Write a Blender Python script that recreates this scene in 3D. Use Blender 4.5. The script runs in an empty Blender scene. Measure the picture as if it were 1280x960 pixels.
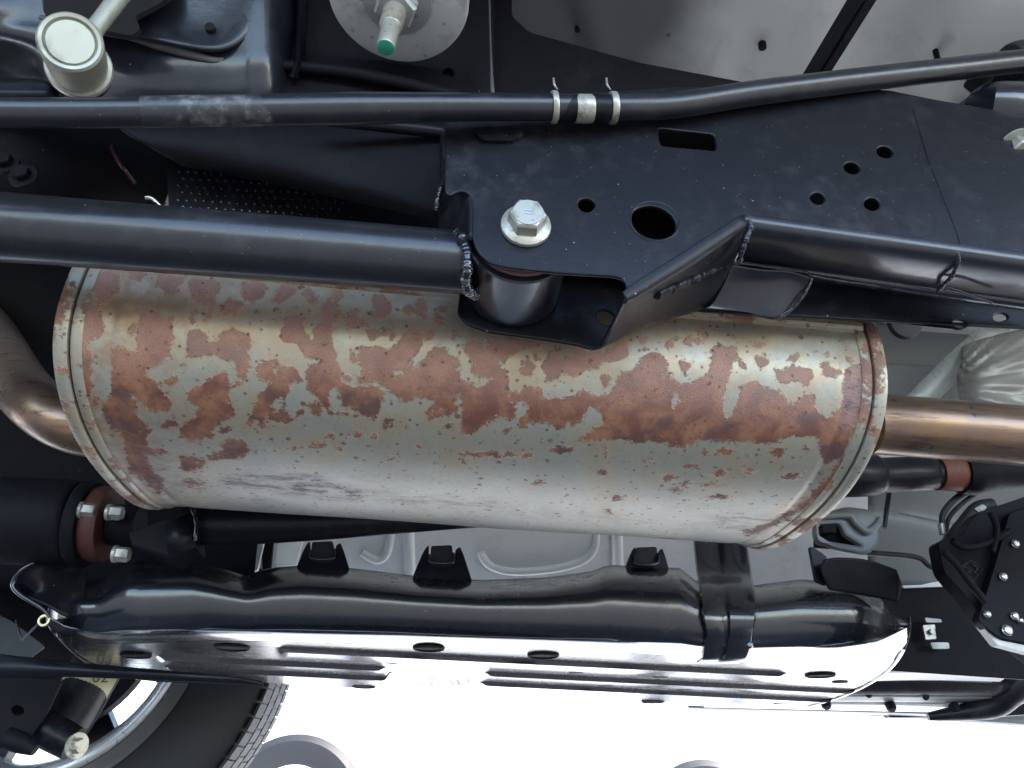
import bpy, bmesh, math, random
import numpy as np
from mathutils import Vector, Matrix
random.seed(4); RNG = np.random.default_rng(4)
S = bpy.context.scene
C = S.collection
# ------------------------------------------------------------------ camera
F = 1005.0; CZ = 0.45
yaw, pitch, roll = [math.radians(a) for a in (4.24, 27.4, 3.32)]
fw = Vector((math.sin(yaw)*math.cos(pitch), math.cos(yaw)*math.cos(pitch), math.sin(pitch)))
r0 = Vector((math.cos(yaw), -math.sin(yaw), 0)); u0 = r0.cross(fw)
RT = r0*math.cos(roll) + u0*math.sin(roll); UP = -r0*math.sin(roll) + u0*math.cos(roll)
CAM = Vector((0, 0, CZ))
cd = bpy.data.cameras.new('camera'); cam = bpy.data.objects.new('camera', cd); C.objects.link(cam)
m = Matrix.Identity(4)
for i in range(3):
    m[i][0] = RT[i]; m[i][1] = UP[i]; m[i][2] = -fw[i]; m[i][3] = CAM[i]
cam.matrix_world = m
cd.sensor_width = 36; cd.lens = 36*F/1280; cd.clip_start = 0.02; cd.clip_end = 400
S.camera = cam
# ------------------------------------------------------------------ light
w = bpy.data.worlds.new('World'); S.world = w; w.use_nodes = True
nt = w.node_tree; bg = nt.nodes['Background']
sky = nt.nodes.new('ShaderNodeTexSky'); sky.sky_type = 'NISHITA'; sky.sun_disc = False
SUN_EL, SUN_AZ = math.radians(50), math.radians(98)
sky.sun_elevation = SUN_EL; sky.sun_rotation = SUN_AZ; sky.air_density = 1.0; sky.dust_density = 1.5; sky.ozone_density = .6
nt.links.new(sky.outputs[0], bg.inputs[0]); bg.inputs[1].default_value = 0.15
sd = bpy.data.lights.new('sun', 'SUN'); so = bpy.data.objects.new('sun', sd); C.objects.link(so)
sd.energy = 2.5; sd.angle = math.radians(12); sd.color = (1, .95, .88)
sv = Vector((math.sin(SUN_AZ)*math.cos(SUN_EL), math.cos(SUN_AZ)*math.cos(SUN_EL), math.sin(SUN_EL)))
so.rotation_euler = sv.to_track_quat('Z', 'Y').to_euler(); so.location = sv*8
S.view_settings.view_transform = 'Standard'; S.view_settings.look = 'None'
S.view_settings.exposure = 3.0; S.view_settings.gamma = 1
# ------------------------------------------------------------------ measuring
def ray(x, y): return fw + RT*((x-640)/F) + UP*((480-y)/F)
def P(x, y, Y):
    d = ray(x, y); return CAM + d*(Y/d.y)
def PZ(x, y, Z):                      # Z above the camera
    d = ray(x, y); return CAM + d*(Z/d.z)
def depth(p): return (p-CAM).dot(fw)
def pr(p, px): return px*0.5*depth(p)/F          # radius in metres of something px wide at p
def onplane(x, y, o, n):
    d = ray(x, y); return CAM + d*((o-CAM).dot(n)/d.dot(n))
# ------------------------------------------------------------------ objects
LOC = {}
def thing(name, label, cat, loc, group=None):
    o = bpy.data.objects.new(name, None); o.empty_display_size = .05; C.objects.link(o); o.location = loc
    LOC[o.name] = Vector(loc); o['label'] = label; o['category'] = cat
    if group: o['group'] = group
    return o
def tag(o, label, cat, group=None, kind=None):
    if label: o['label'] = label
    if cat: o['category'] = cat
    if group: o['group'] = group
    if kind: o['kind'] = kind
    return o
def fin(name, bm, mat, parent=None, smooth=True, ang=38, sub=0, solid=0, bev=0):
    """link the bmesh (world coordinates) as one object; origin at its parent's base"""
    me = bpy.data.meshes.new(name)
    if isinstance(bm, bpy.types.Mesh): me = bm; me.name = name
    else: bm.to_mesh(me); bm.free()
    if parent is not None: off = LOC[parent.name]
    else:
        n = len(me.vertices); a = np.empty(n*3); me.vertices.foreach_get('co', a); a = a.reshape(-1, 3)
        off = Vector(((a[:,0].min()+a[:,0].max())/2, (a[:,1].min()+a[:,1].max())/2, a[:,2].min()))
    me.transform(Matrix.Translation(-off))
    o = bpy.data.objects.new(name, me); C.objects.link(o)
    LOC[o.name] = Vector(off)
    if parent is not None: o.parent = parent
    else: o.location = off
    for mm in (mat if isinstance(mat, (list, tuple)) else [mat]): me.materials.append(mm)
    if smooth:
        me.shade_smooth()
        me.set_sharp_from_angle(angle=math.radians(ang))
    if solid:
        s = o.modifiers.new('t', 'SOLIDIFY'); s.thickness = solid; s.offset = 0
    if bev:
        b = o.modifiers.new('b', 'BEVEL'); b.width = bev; b.segments = 2; b.limit_method = 'ANGLE'
    if sub:
        s = o.modifiers.new('s', 'SUBSURF'); s.levels = sub; s.render_levels = sub
    return o
# ------------------------------------------------------------------ shapes
def cat_rom(pts, n):
    a = np.array(pts, float); out = []
    k = len(a)
    for i in range(k-1):
        p0, p1, p2, p3 = a[max(i-1, 0)], a[i], a[i+1], a[min(i+2, k-1)]
        for j in range(n):
            t = j/n
            out.append(.5*((2*p1)+(-p0+p2)*t+(2*p0-5*p1+4*p2-p3)*t*t+(-p0+3*p1-3*p2+p3)*t**3))
    out.append(a[-1]); return np.array(out)
def add_tube(bm, pts, rad, seg=24, sm=6, caps=True):
    if not hasattr(rad, '__len__'): rad = [rad]*len(pts)
    q = np.array([list(p)+[r] for p, r in zip(pts, rad)], float)
    if sm > 1: q = cat_rom(q, sm)
    ps = [Vector(r[:3]) for r in q]; n = len(ps)
    up = None; rings = []
    for i, p in enumerate(ps):
        t = (ps[min(i+1, n-1)]-ps[max(i-1, 0)]).normalized()
        if up is None:
            up = t.orthogonal().normalized()
        up = (up - t*up.dot(t)).normalized(); b = t.cross(up)
        rings.append([bm.verts.new(p + (up*math.cos(a)+b*math.sin(a))*q[i][3]) for a in [2*math.pi*k/seg for k in range(seg)]])
    for i in range(n-1):
        for k in range(seg):
            bm.faces.new((rings[i][k], rings[i][(k+1) % seg], rings[i+1][(k+1) % seg], rings[i+1][k]))
    if caps:
        bm.faces.new(rings[0][::-1]); bm.faces.new(rings[-1])
    return bm
def tube(pts, rad, **k): return add_tube(bmesh.new(), pts, rad, **k)
def pxtube(rows, seg=24, sm=6, k=1.0, caps=True, bm=None):   # rows: x, y, Y, width in px
    ps = [P(r[0], r[1], r[2]) for r in rows]
    return add_tube(bm or bmesh.new(), ps, [pr(p, r[3])*k for p, r in zip(ps, rows)], seg=seg, sm=sm, caps=caps)
def add_lathe(bm, o, ax, prof, seg=48, closed=False):   # prof: (distance along ax, radius)
    ax = Vector(ax).normalized(); e = ax.orthogonal().normalized(); g = ax.cross(e)
    rings = []
    for h, r in prof:
        c = o+ax*h
        if r < 1e-6: rings.append([bm.verts.new(c)])
        else: rings.append([bm.verts.new(c+(e*math.cos(a)+g*math.sin(a))*r) for a in [2*math.pi*k/seg for k in range(seg)]])
    pairs = list(zip(rings, rings[1:]))
    if closed: pairs.append((rings[-1], rings[0]))
    for A, B in pairs:
        for k in range(seg):
            k2 = (k+1) % seg
            if len(A) == 1 and len(B) == 1: continue
            if len(A) == 1: bm.faces.new((A[0], B[k2], B[k]))
            elif len(B) == 1: bm.faces.new((A[k], A[k2], B[0]))
            else: bm.faces.new((A[k], A[k2], B[k2], B[k]))
    return bm
def lathe(o, ax, prof, **k): return add_lathe(bmesh.new(), o, ax, prof, **k)
def add_prism(bm, pts, vec):           # polygon pts extruded along vec
    a = [bm.verts.new(p) for p in pts]; b = [bm.verts.new(Vector(p)+vec) for p in pts]
    n = len(a); bm.faces.new(a); bm.faces.new(b[::-1])
    for i in range(n): bm.faces.new((a[i], b[i], b[(i+1) % n], a[(i+1) % n]))
    bmesh.ops.recalc_face_normals(bm, faces=bm.faces); return bm
def pxslab(poly, Y, th, bm=None):      # prism with its near face in the upright plane at Y
    return add_prism(bm or bmesh.new(), [P(x, y, Y) for x, y in poly], Vector((0, th, 0)))
def add_hex(bm, o, ax, r, h, rot=0.0, cham=.12):
    ax = Vector(ax).normalized(); e = Vector((0, 0, 1)) if abs(ax.z) < .8 else Vector((1, 0, 0))
    e = (e-ax*e.dot(ax)).normalized(); g = ax.cross(e)
    R = []
    for hh, rr in ((0, r), (h*(1-cham*1.6), r), (h, r*(1-cham))):
        R.append([bm.verts.new(o+ax*hh+(e*math.cos(a)+g*math.sin(a))*rr) for a in [math.pi/3*k+rot for k in range(6)]])
    for A, B in zip(R, R[1:]):
        for k in range(6): bm.faces.new((A[k], A[(k+1) % 6], B[(k+1) % 6], B[k]))
    bm.faces.new(R[0][::-1]); bm.faces.new(R[-1]); return bm
def ell(cx, cy, rx, ry, rot=0, n=28):
    t = math.radians(rot); o = []
    for k in range(n):
        a = 2*math.pi*k/n; x, y = rx*math.cos(a), ry*math.sin(a)
        o.append((cx+x*math.cos(t)-y*math.sin(t), cy+x*math.sin(t)+y*math.cos(t)))
    return o
def slot(x0, y0, x1, y1, r, n=8):      # rounded slot between two centres
    a = math.atan2(y1-y0, x1-x0); o = []
    for k in range(n+1): t = a+math.pi/2+math.pi*k/n; o.append((x0+r*math.cos(t), y0+r*math.sin(t)))
    for k in range(n+1): t = a-math.pi/2+math.pi*k/n; o.append((x1+r*math.cos(t), y1+r*math.sin(t)))
    return o
def rnd(poly, r, n=5):                 # round a polygon's corners (px)
    out = []; k = len(poly)
    for i in range(k):
        p = Vector(poly[i]); a = Vector(poly[i-1])-p; b = Vector(poly[(i+1) % k])-p
        ra = min(r, a.length*.45, b.length*.45)
        s = p+a.normalized()*ra; e = p+b.normalized()*ra
        for j in range(n+1):
            t = j/n; q = s*(1-t)**2+p*2*t*(1-t)+e*t*t; out.append((q.x, q.y))
    return out
def plate(name, outline, holes, o, nrm, th, mat, parent=None, bevel=.0007, ang=38):
    """sheet metal with real holes: outline and holes in px on the plane through o; near face there, thickness goes away from nrm"""
    nrm = Vector(nrm).normalized()
    ex = Vector((1, 0, 0)); ex = (ex-nrm*ex.dot(nrm)).normalized(); ey = nrm.cross(ex)
    cu = bpy.data.curves.new(name, 'CURVE'); cu.dimensions = '2D'; cu.fill_mode = 'BOTH'
    for pl in [outline]+list(holes):
        s = cu.splines.new('POLY'); s.points.add(len(pl)-1)
        for i, (x, y) in enumerate(pl):
            p = onplane(x, y, o, nrm)-o
            s.points[i].co = (p.dot(ex), p.dot(ey), 0, 1)
        s.use_cyclic_u = True
    cu.extrude = max(th/2-bevel, 1e-5); cu.bevel_depth = bevel; cu.bevel_resolution = 1; cu.offset = -bevel
    ob = bpy.data.objects.new('tmp', cu); C.objects.link(ob)
    dg = bpy.context.evaluated_depsgraph_get(); me = bpy.data.meshes.new_from_object(ob.evaluated_get(dg))
    bpy.data.objects.remove(ob)
    M = Matrix.Identity(4)
    c = o - nrm*(th/2)
    for i in range(3): M[i][0] = ex[i]; M[i][1] = ey[i]; M[i][2] = nrm[i]; M[i][3] = c[i]
    me.transform(M); me.materials.clear()
    return fin(name, me, mat, parent, ang=ang)
YN = (0, -1, 0)
def yplate(name, outline, holes, Y, th, mat, parent=None, **k):
    return plate(name, outline, holes, Vector((0, Y, CZ)), YN, th, mat, parent, **k)
def grid(rows, nu=6, nv=6, fn=None):   # rows of world points, same length, smoothed both ways
    A = np.array([[list(p) for p in r] for r in rows], float)
    if nu > 1: A = np.array([cat_rom(r, nu) for r in A])
    if nv > 1: A = np.transpose(np.array([cat_rom(A[:, i], nv) for i in range(A.shape[1])]), (1, 0, 2))
    bm = bmesh.new()
    V = [[bm.verts.new(p) for p in r] for r in A]
    for i in range(len(V)-1):
        for j in range(len(V[0])-1): bm.faces.new((V[i][j], V[i][j+1], V[i+1][j+1], V[i+1][j]))
    bmesh.ops.recalc_face_normals(bm, faces=bm.faces)
    return bm
def pxgrid(rows, **k): return grid([[P(*q) for q in r] for r in rows], **k)
def add_box(bm, c, sx, sy, sz, M=None):
    v = []
    for k in range(8):
        p = Vector(((k & 1)-.5, ((k >> 1) & 1)-.5, (k >> 2)-.5)); p = Vector((p.x*sx, p.y*sy, p.z*sz))
        if M: p = M @ p
        v.append(bm.verts.new(Vector(c)+p))
    for f in ((0, 2, 3, 1), (4, 5, 7, 6), (0, 1, 5, 4), (2, 6, 7, 3), (0, 4, 6, 2), (1, 3, 7, 5)): bm.faces.new([v[i] for i in f])
    return bm
# ------------------------------------------------------------------ materials
class NT:
    def __init__(s, name):
        s.m = bpy.data.materials.new(name); s.m.use_nodes = True; s.t = s.m.node_tree; s.b = s.t.nodes['Principled BSDF']
    def n(s, ty, **k):
        x = s.t.nodes.new(ty)
        for a, v in k.items():
            if a.startswith('i_'): x.inputs[a[2:].replace('_', ' ')].default_value = v
            else: setattr(x, a, v)
        return x
    def l(s, a, b): s.t.links.new(a, b)
    def co(s):
        if not hasattr(s, 'tc'): s.tc = s.n('ShaderNodeTexCoord')
        return s.tc.outputs['Object']
    def noise(s, sc, det=4, ro=.55, dist=0, vec=None):
        x = s.n('ShaderNodeTexNoise'); x.inputs['Scale'].default_value = sc; x.inputs['Detail'].default_value = det
        x.inputs['Roughness'].default_value = ro; x.inputs['Distortion'].default_value = dist
        s.l(vec if vec is not None else s.co(), x.inputs['Vector']); return x.outputs['Fac']
    def math(s, op, a, b=None, c=None, clamp=False):
        x = s.n('ShaderNodeMath', operation=op, use_clamp=clamp)
        for i, v in enumerate((a, b, c)):
            if v is None: continue
            if isinstance(v, (int, float)): x.inputs[i].default_value = v
            else: s.l(v, x.inputs[i])
        return x.outputs[0]
    def step(s, v, a, b, smooth=True):    # map a..b to 0..1
        x = s.n('ShaderNodeMapRange'); x.interpolation_type = 'SMOOTHSTEP' if smooth else 'LINEAR'
        s.l(v, x.inputs[0]); x.inputs[1].default_value = a; x.inputs[2].default_value = b; return x.outputs[0]
    def mix(s, f, a, b):
        x = s.n('ShaderNodeMix', data_type='RGBA')
        for sock, v in ((x.inputs[0], f), (x.inputs[6], a), (x.inputs[7], b)):
            if isinstance(v, (int, float)): sock.default_value = v
            elif isinstance(v, tuple): sock.default_value = (*v, 1)
            else: s.l(v, sock)
        return x.outputs[2]
    def specks(s, sc, size, keep):        # dots: voronoi cells, a share of them
        x = s.n('ShaderNodeTexVoronoi'); x.inputs['Scale'].default_value = sc; s.l(s.co(), x.inputs['Vector'])
        d = s.step(x.outputs['Distance'], size, size*.5)
        r = s.n('ShaderNodeSeparateColor'); s.l(x.outputs['Color'], r.inputs[0])
        k = s.math('LESS_THAN', r.outputs[0], keep)
        return s.math('MULTIPLY', d, k)
    def bump(s, h, st, dist=.001, nrm=None):
        x = s.n('ShaderNodeBump'); x.inputs['Strength'].default_value = st; x.inputs['Distance'].default_value = dist
        s.l(h, x.inputs['Height'])
        if nrm is not None: s.l(nrm, x.inputs['Normal'])
        return x.outputs[0]
    def out(s, col, rough, metal=0., bump=None, coat=0., coatr=.1, spec=None):
        b = s.b
        for k, v in (('Base Color', col), ('Roughness', rough), ('Metallic', metal), ('Coat Weight', coat), ('Coat Roughness', coatr)):
            if isinstance(v, tuple): b.inputs[k].default_value = (*v, 1)
            elif isinstance(v, (int, float)): b.inputs[k].default_value = v
            else: s.l(v, b.inputs[k])
        if spec is not None: b.inputs['Specular IOR Level'].default_value = spec
        if bump is not None:
            s.l(bump, b.inputs['Normal'])
            if coat: s.l(bump, b.inputs['Coat Normal'])
        return s.m
def paint(name, col, rough=.35, coat=.0, dust=.15, speck=.01, orange=.12, dustcol=(.16, .16, .17), spec=None):
    t = NT(name)
    a = t.noise(14, 5, .6); b = t.noise(90, 4, .65)
    d = t.step(t.math('MULTIPLY', a, b), .24, .5); dust = dust*.45
    c = t.mix(t.math('MULTIPLY', d, dust), col, dustcol)
    if dust > 0: c = t.mix(t.math('MULTIPLY', t.step(t.noise(22, 6, .75, .8), .52, .72), min(dust*1.1, .3)), c, (.085, .075, .062))
    c = t.mix(t.math('MAXIMUM', t.specks(210, .13, speck), t.math('MULTIPLY', t.specks(520, .16, speck*2), .7)), c, (.42, .42, .40))
    r = t.math('MULTIPLY_ADD', b, .18, rough-.09+.0)
    r = t.math('MULTIPLY_ADD', d, .12, r)
    h = t.noise(420, 2, .5)
    return t.out(c, r, 0, t.bump(t.math('ADD', h, t.math('MULTIPLY', t.noise(45, 3), 3)), orange, .0006), coat, .12, spec)
M = {}
M['black'] = paint('black_chassis_paint', (.007, .0075, .011), .38, .05, .24, .02, spec=.22)
M['blackgloss'] = paint('gloss_black_paint', (.010, .011, .017), .22, .8, .05, .004, .05)
M['sheen'] = paint('soft_gloss_black', (.012, .014, .022), .33, .5, .1, .01, .08)
M['blacksatin'] = paint('satin_black_tube', (.011, .012, .016), .32, .35, .22, .016, .10)
M['dull'] = paint('dull_black', (.007, .007, .010), .6, 0, .12, .002, spec=.14)
M['rubber'] = paint('rubber', (.018, .018, .022), .6, 0, .3, .004, .2)
M['hole'] = paint('dark_hole', (.003, .003, .004), .9, 0, 0, 0)
M['bodygrey'] = paint('body_grey', (.19, .20, .20), .45, .1, .3, .002, .1, (.13, .13, .13))
M['silver'] = paint('light_silver_floor', (.80, .80, .81), .42, .1, .3, .001, .08, (.3, .29, .27))
M['undercoat'] = paint('rough_undercoat', (.11, .115, .12), .8, 0, .6, .03, 1.0, (.25, .25, .25))
def metal(name, col, rough, grime=(.10, .085, .06), g=.45, sc=60, metallic=.85, bump=.12):
    t = NT(name)
    a = t.noise(sc, 5, .65); b = t.noise(sc*5, 3)
    k = t.math('MULTIPLY', t.step(a, .48, .72), g)
    c = t.mix(k, col, grime); c = t.mix(t.math('MULTIPLY', t.specks(sc*5, .3, .12), .6), c, grime)
    return t.out(c, t.math('MULTIPLY_ADD', b, .25, rough-.12), t.math('MULTIPLY_ADD', k, -.6, metallic), t.bump(b, bump, .0005))
M['zinc'] = metal('zinc_plated', (.43, .42, .36), .36, (.05, .04, .03), .8, 70, metallic=.5)
M['galv'] = metal('dull_galvanised', (.42, .44, .43), .48, (.16, .17, .16), .7, 30, .45)
M['aged'] = metal('aged_zinc', (.40, .40, .33), .42, (.10, .09, .06), .7, 35, .5)
M['alu'] = metal('aluminium', (.33, .325, .30), .42, (.3, .3, .28), .4, 25, .45)
M['steel'] = metal('bright_steel', (.66, .66, .63), .24, (.3, .27, .2), .25, 40, .9)
M['weld'] = metal('painted_weld', (.02, .022, .03), .22, (.05, .05, .06), .5, 60, 0, .5)
M['green'] = metal('green_paint_mark', (.03, .30, .20), .4, (.02, .12, .09), .5, 200, 0)
M['rustring'] = metal('rust_red', (.085, .026, .02), .6, (.05, .025, .02), .6, 60, 0, .6)
M['orange'] = metal('rust_orange', (.17, .055, .028), .6, (.10, .03, .02), .6, 80, 0, .5)
M['rim'] = metal('machined_alloy', (.62, .63, .65), .3, (.4, .4, .4), .2, 20, .55)
M['white'] = paint('white_paint', (.80, .81, .82), .3, .5, 0, 0, .02)
M['label'] = paint('aged_label', (.42, .40, .25), .5, 0, .3, 0)
M['ink'] = paint('ink', (.05, .05, .03), .5, 0, 0, 0)
M['blue'] = paint('blue_line', (.25, .38, .6), .5, 0, 0, 0)
# brown heat-tinted stainless
t = NT('heat_tinted_pipe')
a = t.noise(22, 5, .6, .6); mp = t.n('ShaderNodeMapping'); mp.inputs['Scale'].default_value = (.12, 1, 1); t.l(t.co(), mp.inputs['Vector'])
b = t.noise(160, 5, .65, 0, mp.outputs[0]); c0 = t.mix(t.step(a, .35, .68), (.21, .145, .11), (.27, .17, .10))
c0 = t.mix(t.step(b, .5, .72), c0, (.09, .06, .05)); c0 = t.mix(t.math('MULTIPLY', t.specks(120, .3, .05), .8), c0, (.07, .05, .05))
M['pipe'] = t.out(c0, t.math('MULTIPLY_ADD', b, .3, .16), .8, t.bump(b, .15, .0005))
# muffler skin: dull aluminised sheet with mapped rust islands
def rustmat(name, mapped=True):
    t = NT(name)
    n1 = t.noise(75, 4, .6); n2 = t.noise(260, 4, .65); n3 = t.noise(900, 3, .6); big = t.noise(16, 4, .6, .4)
    jit = t.math('ADD', t.math('MULTIPLY_ADD', n1, 16., -8.4), t.math('MULTIPLY_ADD', n2, 15., -8.0))
    jit = t.math('ADD', jit, t.math('MULTIPLY_ADD', n3, 7., -3.5))
    if mapped:
        at = t.n('ShaderNodeAttribute', attribute_name='rust').outputs['Fac']
        so_ = t.n('ShaderNodeAttribute', attribute_name='soot').outputs['Fac']
        upz = t.n('ShaderNodeAttribute', attribute_name='band').outputs['Fac']; halo_w = upz
    else:
        at = t.math('MULTIPLY_ADD', t.noise(34, 4, .6), 70., -36.)
        so_ = t.math('MULTIPLY', big, 0.); upz = t.math('MULTIPLY_ADD', big, 0., .5); halo_w = upz
    v = t.math('ADD', at, jit)
    vh = t.step(t.noise(130, 5, .7, .6), .635, .68)
    v = t.math('SUBTRACT', v, t.math('MULTIPLY', vh, 26.))
    isl = t.step(t.math('ADD', at, t.math('MULTIPLY_ADD', n2, 60., -44.)), -6., -4.)
    mask = t.math('MAXIMUM', t.step(v, -2.2, 2.2), t.math('MULTIPLY', isl, t.step(at, -22., -16.)))
    inner = t.step(v, 0, 22)
    halo = t.math('MULTIPLY', t.step(v, -13, -1), t.math('MULTIPLY_ADD', t.step(n1, .35, .6), .6, .1))
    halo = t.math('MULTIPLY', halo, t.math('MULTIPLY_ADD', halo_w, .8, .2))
    wide = t.math('MULTIPLY', t.step(at, -34, 0), t.step(big, .44, .62))
    base = t.mix(t.step(big, .3, .7), (.37, .36, .30), (.45, .435, .37))
    base = t.mix(t.math('MULTIPLY', t.step(n2, .5, .75), .4), base, (.29, .285, .24))
    base = t.mix(t.math('MULTIPLY', wide, .8), base, (.42, .345, .235))
    if mapped:
        stn = t.n('ShaderNodeAttribute', attribute_name='stain').outputs['Fac']
        base = t.mix(t.math('MULTIPLY', stn, t.step(t.noise(55, 5, .7), .38, .62)), base, (.33, .19, .10))
    base = t.mix(halo, base, (.45, .33, .20))
    rc = t.mix(t.step(t.noise(48, 5, .62, .5), .35, .66), (.165, .064, .045), (.33, .155, .088))
    rc = t.mix(t.math('MULTIPLY', t.step(n2, .45, .75), .55), rc, (.13, .056, .046))
    rc = t.mix(t.math('MULTIPLY', t.step(t.noise(30, 3, .6), .50, .66), .75), rc, (.085, .052, .055))
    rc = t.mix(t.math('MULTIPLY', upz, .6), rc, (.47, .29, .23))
    col = t.mix(mask, base, rc)
    sp = t.math('MULTIPLY', t.specks(260, .26, .12), .8); sp2 = t.specks(150, .24, .38); sp3 = t.math('MULTIPLY', t.specks(520, .32, .14), .5)
    sp4 = t.math('MULTIPLY', t.specks(85, .25, .55), t.step(n2, .44, .54))
    sp = t.math('MAXIMUM', sp, sp4)
    spk = t.math('MAXIMUM', t.math('MAXIMUM', sp, sp2), sp3)
    col = t.mix(t.math('MULTIPLY', spk, .8), col, (.15, .070, .045))
    mps = t.n('ShaderNodeMapping'); mps.inputs['Scale'].default_value = (.4, 1, 1); t.l(t.co(), mps.inputs['Vector'])
    sm = t.math('MULTIPLY', so_, t.step(t.noise(150, 6, .8, .2, mps.outputs[0]), .46, .66))
    col = t.mix(t.math('MULTIPLY', so_, .25), col, (.30, .27, .28)); col = t.mix(t.math('MULTIPLY', sm, .8), col, (.075, .06, .075))
    rough = t.math('MULTIPLY_ADD', mask, .22, t.math('MULTIPLY_ADD', n2, .22, .33))
    met = t.math('MULTIPLY_ADD', mask, -.32, .42)
    h = t.math('ADD', t.math('MULTIPLY', mask, t.math('MULTIPLY_ADD', n3, .9, .35)), t.math('MULTIPLY', n2, .12))
    h = t.math('ADD', h, t.math('MULTIPLY', t.math('MULTIPLY', mask, upz), t.math('MULTIPLY', n3, 3.0)))
    h = t.math('ADD', h, t.math('MULTIPLY', sm, n3))
    return t.out(col, rough, met, t.bump(h, .55, .0007))
M['skin'] = rustmat('rusted_aluminised_skin')
M['rimrust'] = rustmat('rusted_rim', False)
# tyre, ground
t = NT('tyre_rubber'); M['tyre'] = t.out((.012, .012, .014), .62, 0, t.bump(t.noise(300, 3), .2, .0005))
t = NT('asphalt'); g = t.noise(3, 5, .7); g2 = t.noise(160, 3, .7)
M['asphalt'] = t.out(t.mix(g, t.mix(g2, (.045, .045, .045), (.085, .085, .085)), (.065, .065, .065)), .85, 0, t.bump(g2, .5, .003))
t = NT('pale_concrete'); g = t.noise(.5, 5, .6); g2 = t.noise(9, 5, .7)
M['ground'] = t.out(t.mix(g, t.mix(g2, (.42, .42, .41), (.50, .50, .49)), (.55, .55, .54)), .8, 0, t.bump(g2, .3, .004))

M['sealer'] = paint('seam_sealer', (.22, .22, .21), .6, 0, .8, .01, .6)
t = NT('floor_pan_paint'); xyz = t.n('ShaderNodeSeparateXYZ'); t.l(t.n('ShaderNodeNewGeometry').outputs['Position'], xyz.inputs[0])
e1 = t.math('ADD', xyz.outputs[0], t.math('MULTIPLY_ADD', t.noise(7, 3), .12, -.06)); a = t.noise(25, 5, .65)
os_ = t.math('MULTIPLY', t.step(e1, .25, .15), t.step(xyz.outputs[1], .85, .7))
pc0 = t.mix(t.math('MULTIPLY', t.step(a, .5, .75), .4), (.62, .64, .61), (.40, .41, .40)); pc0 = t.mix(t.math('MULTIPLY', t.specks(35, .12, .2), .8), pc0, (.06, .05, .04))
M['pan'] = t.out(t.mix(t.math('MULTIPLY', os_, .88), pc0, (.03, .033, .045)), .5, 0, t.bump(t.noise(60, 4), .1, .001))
# ================================================================== setting
bm = bmesh.new(); add_box(bm, (0, 0, -.05), 600, 600, .1)
tag(fin('ground', bm, M['asphalt'], smooth=False), None, None, kind='structure')
bm = bmesh.new(); add_box(bm, (0, 41.5, .002), 300, 80, .004)
tag(fin('pale_paving', bm, M['ground'], smooth=False), None, None, kind='structure')
# floor pan with pressed channels
bm = bmesh.new(); NX, NY = 200, 70; V = []
def ramp(x, a, b): t = min(1, max(0, (x-a)/(b-a))); return t*t*(3-2*t)
for j in range(NY+1):
    r = []
    for i in range(NX+1):
        x = -2.0+4.2*i/NX; y = -.02+1.76*j/NY
        z = CZ+.66
        u = x-.42*(y-.4)                    # slanting pressings
        for c, wd, h in ((.10, .05, -.03), (.34, .035, .035), (.62, .05, -.03), (-.6, .05, -.03), (-1.0, .05, -.03)):
            z += h*(ramp(u, c-wd-.02, c-wd)-ramp(u, c+wd, c+wd+.02))
        z -= .16*ramp(y, 1.25, 1.5)+.04*ramp(y, .95, 1.05)
        r.append(bm.verts.new((x, y, z)))
    V.append(r)
for j in range(NY):
    for i in range(NX): bm.faces.new((V[j][i], V[j+1][i], V[j+1][i+1], V[j][i+1]))
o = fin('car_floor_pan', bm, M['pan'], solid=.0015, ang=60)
for x, y, w_ in ((953, 58, 10), (722, 36, 8), (868, 20, 9), (1172, 74, 7)):
    c = PZ(x, y, .655); fin('floor_plug', lathe(c, (0, 0, -1), [(-.012, pr(c, w_)), (.002, pr(c, w_)), (.003, pr(c, w_)*.7), (.003, 0)], seg=20), M['dull'], o)
tag(o, 'grey painted pressed floor pan forming the ceiling above the exhaust and frame', 'floor pan')

# the car's own skin round the underbody: unseen panels added to cut the side light
cb = thing('lifted_car', 'body skin of the car overhead, unseen, added to shade the underbody', 'car', (0, 0, CZ+.2))
for nm, c_, s_ in (('near_sill', (0, -.05, CZ+.92), (4.0, .05, .50)), ('tail_panel', (-1.65, .8, CZ+.42), (.06, 1.95, .56)), ('nose_panel', (2.0, .8, CZ+.40), (.06, 1.95, .62)), ('far_side_skin', (.1, 1.76, CZ+.50), (3.6, .04, .60))):
    bm = bmesh.new(); add_box(bm, c_, *s_); fin(nm, bm, M['bodygrey'], cb, smooth=False, bev=.01)

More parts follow.
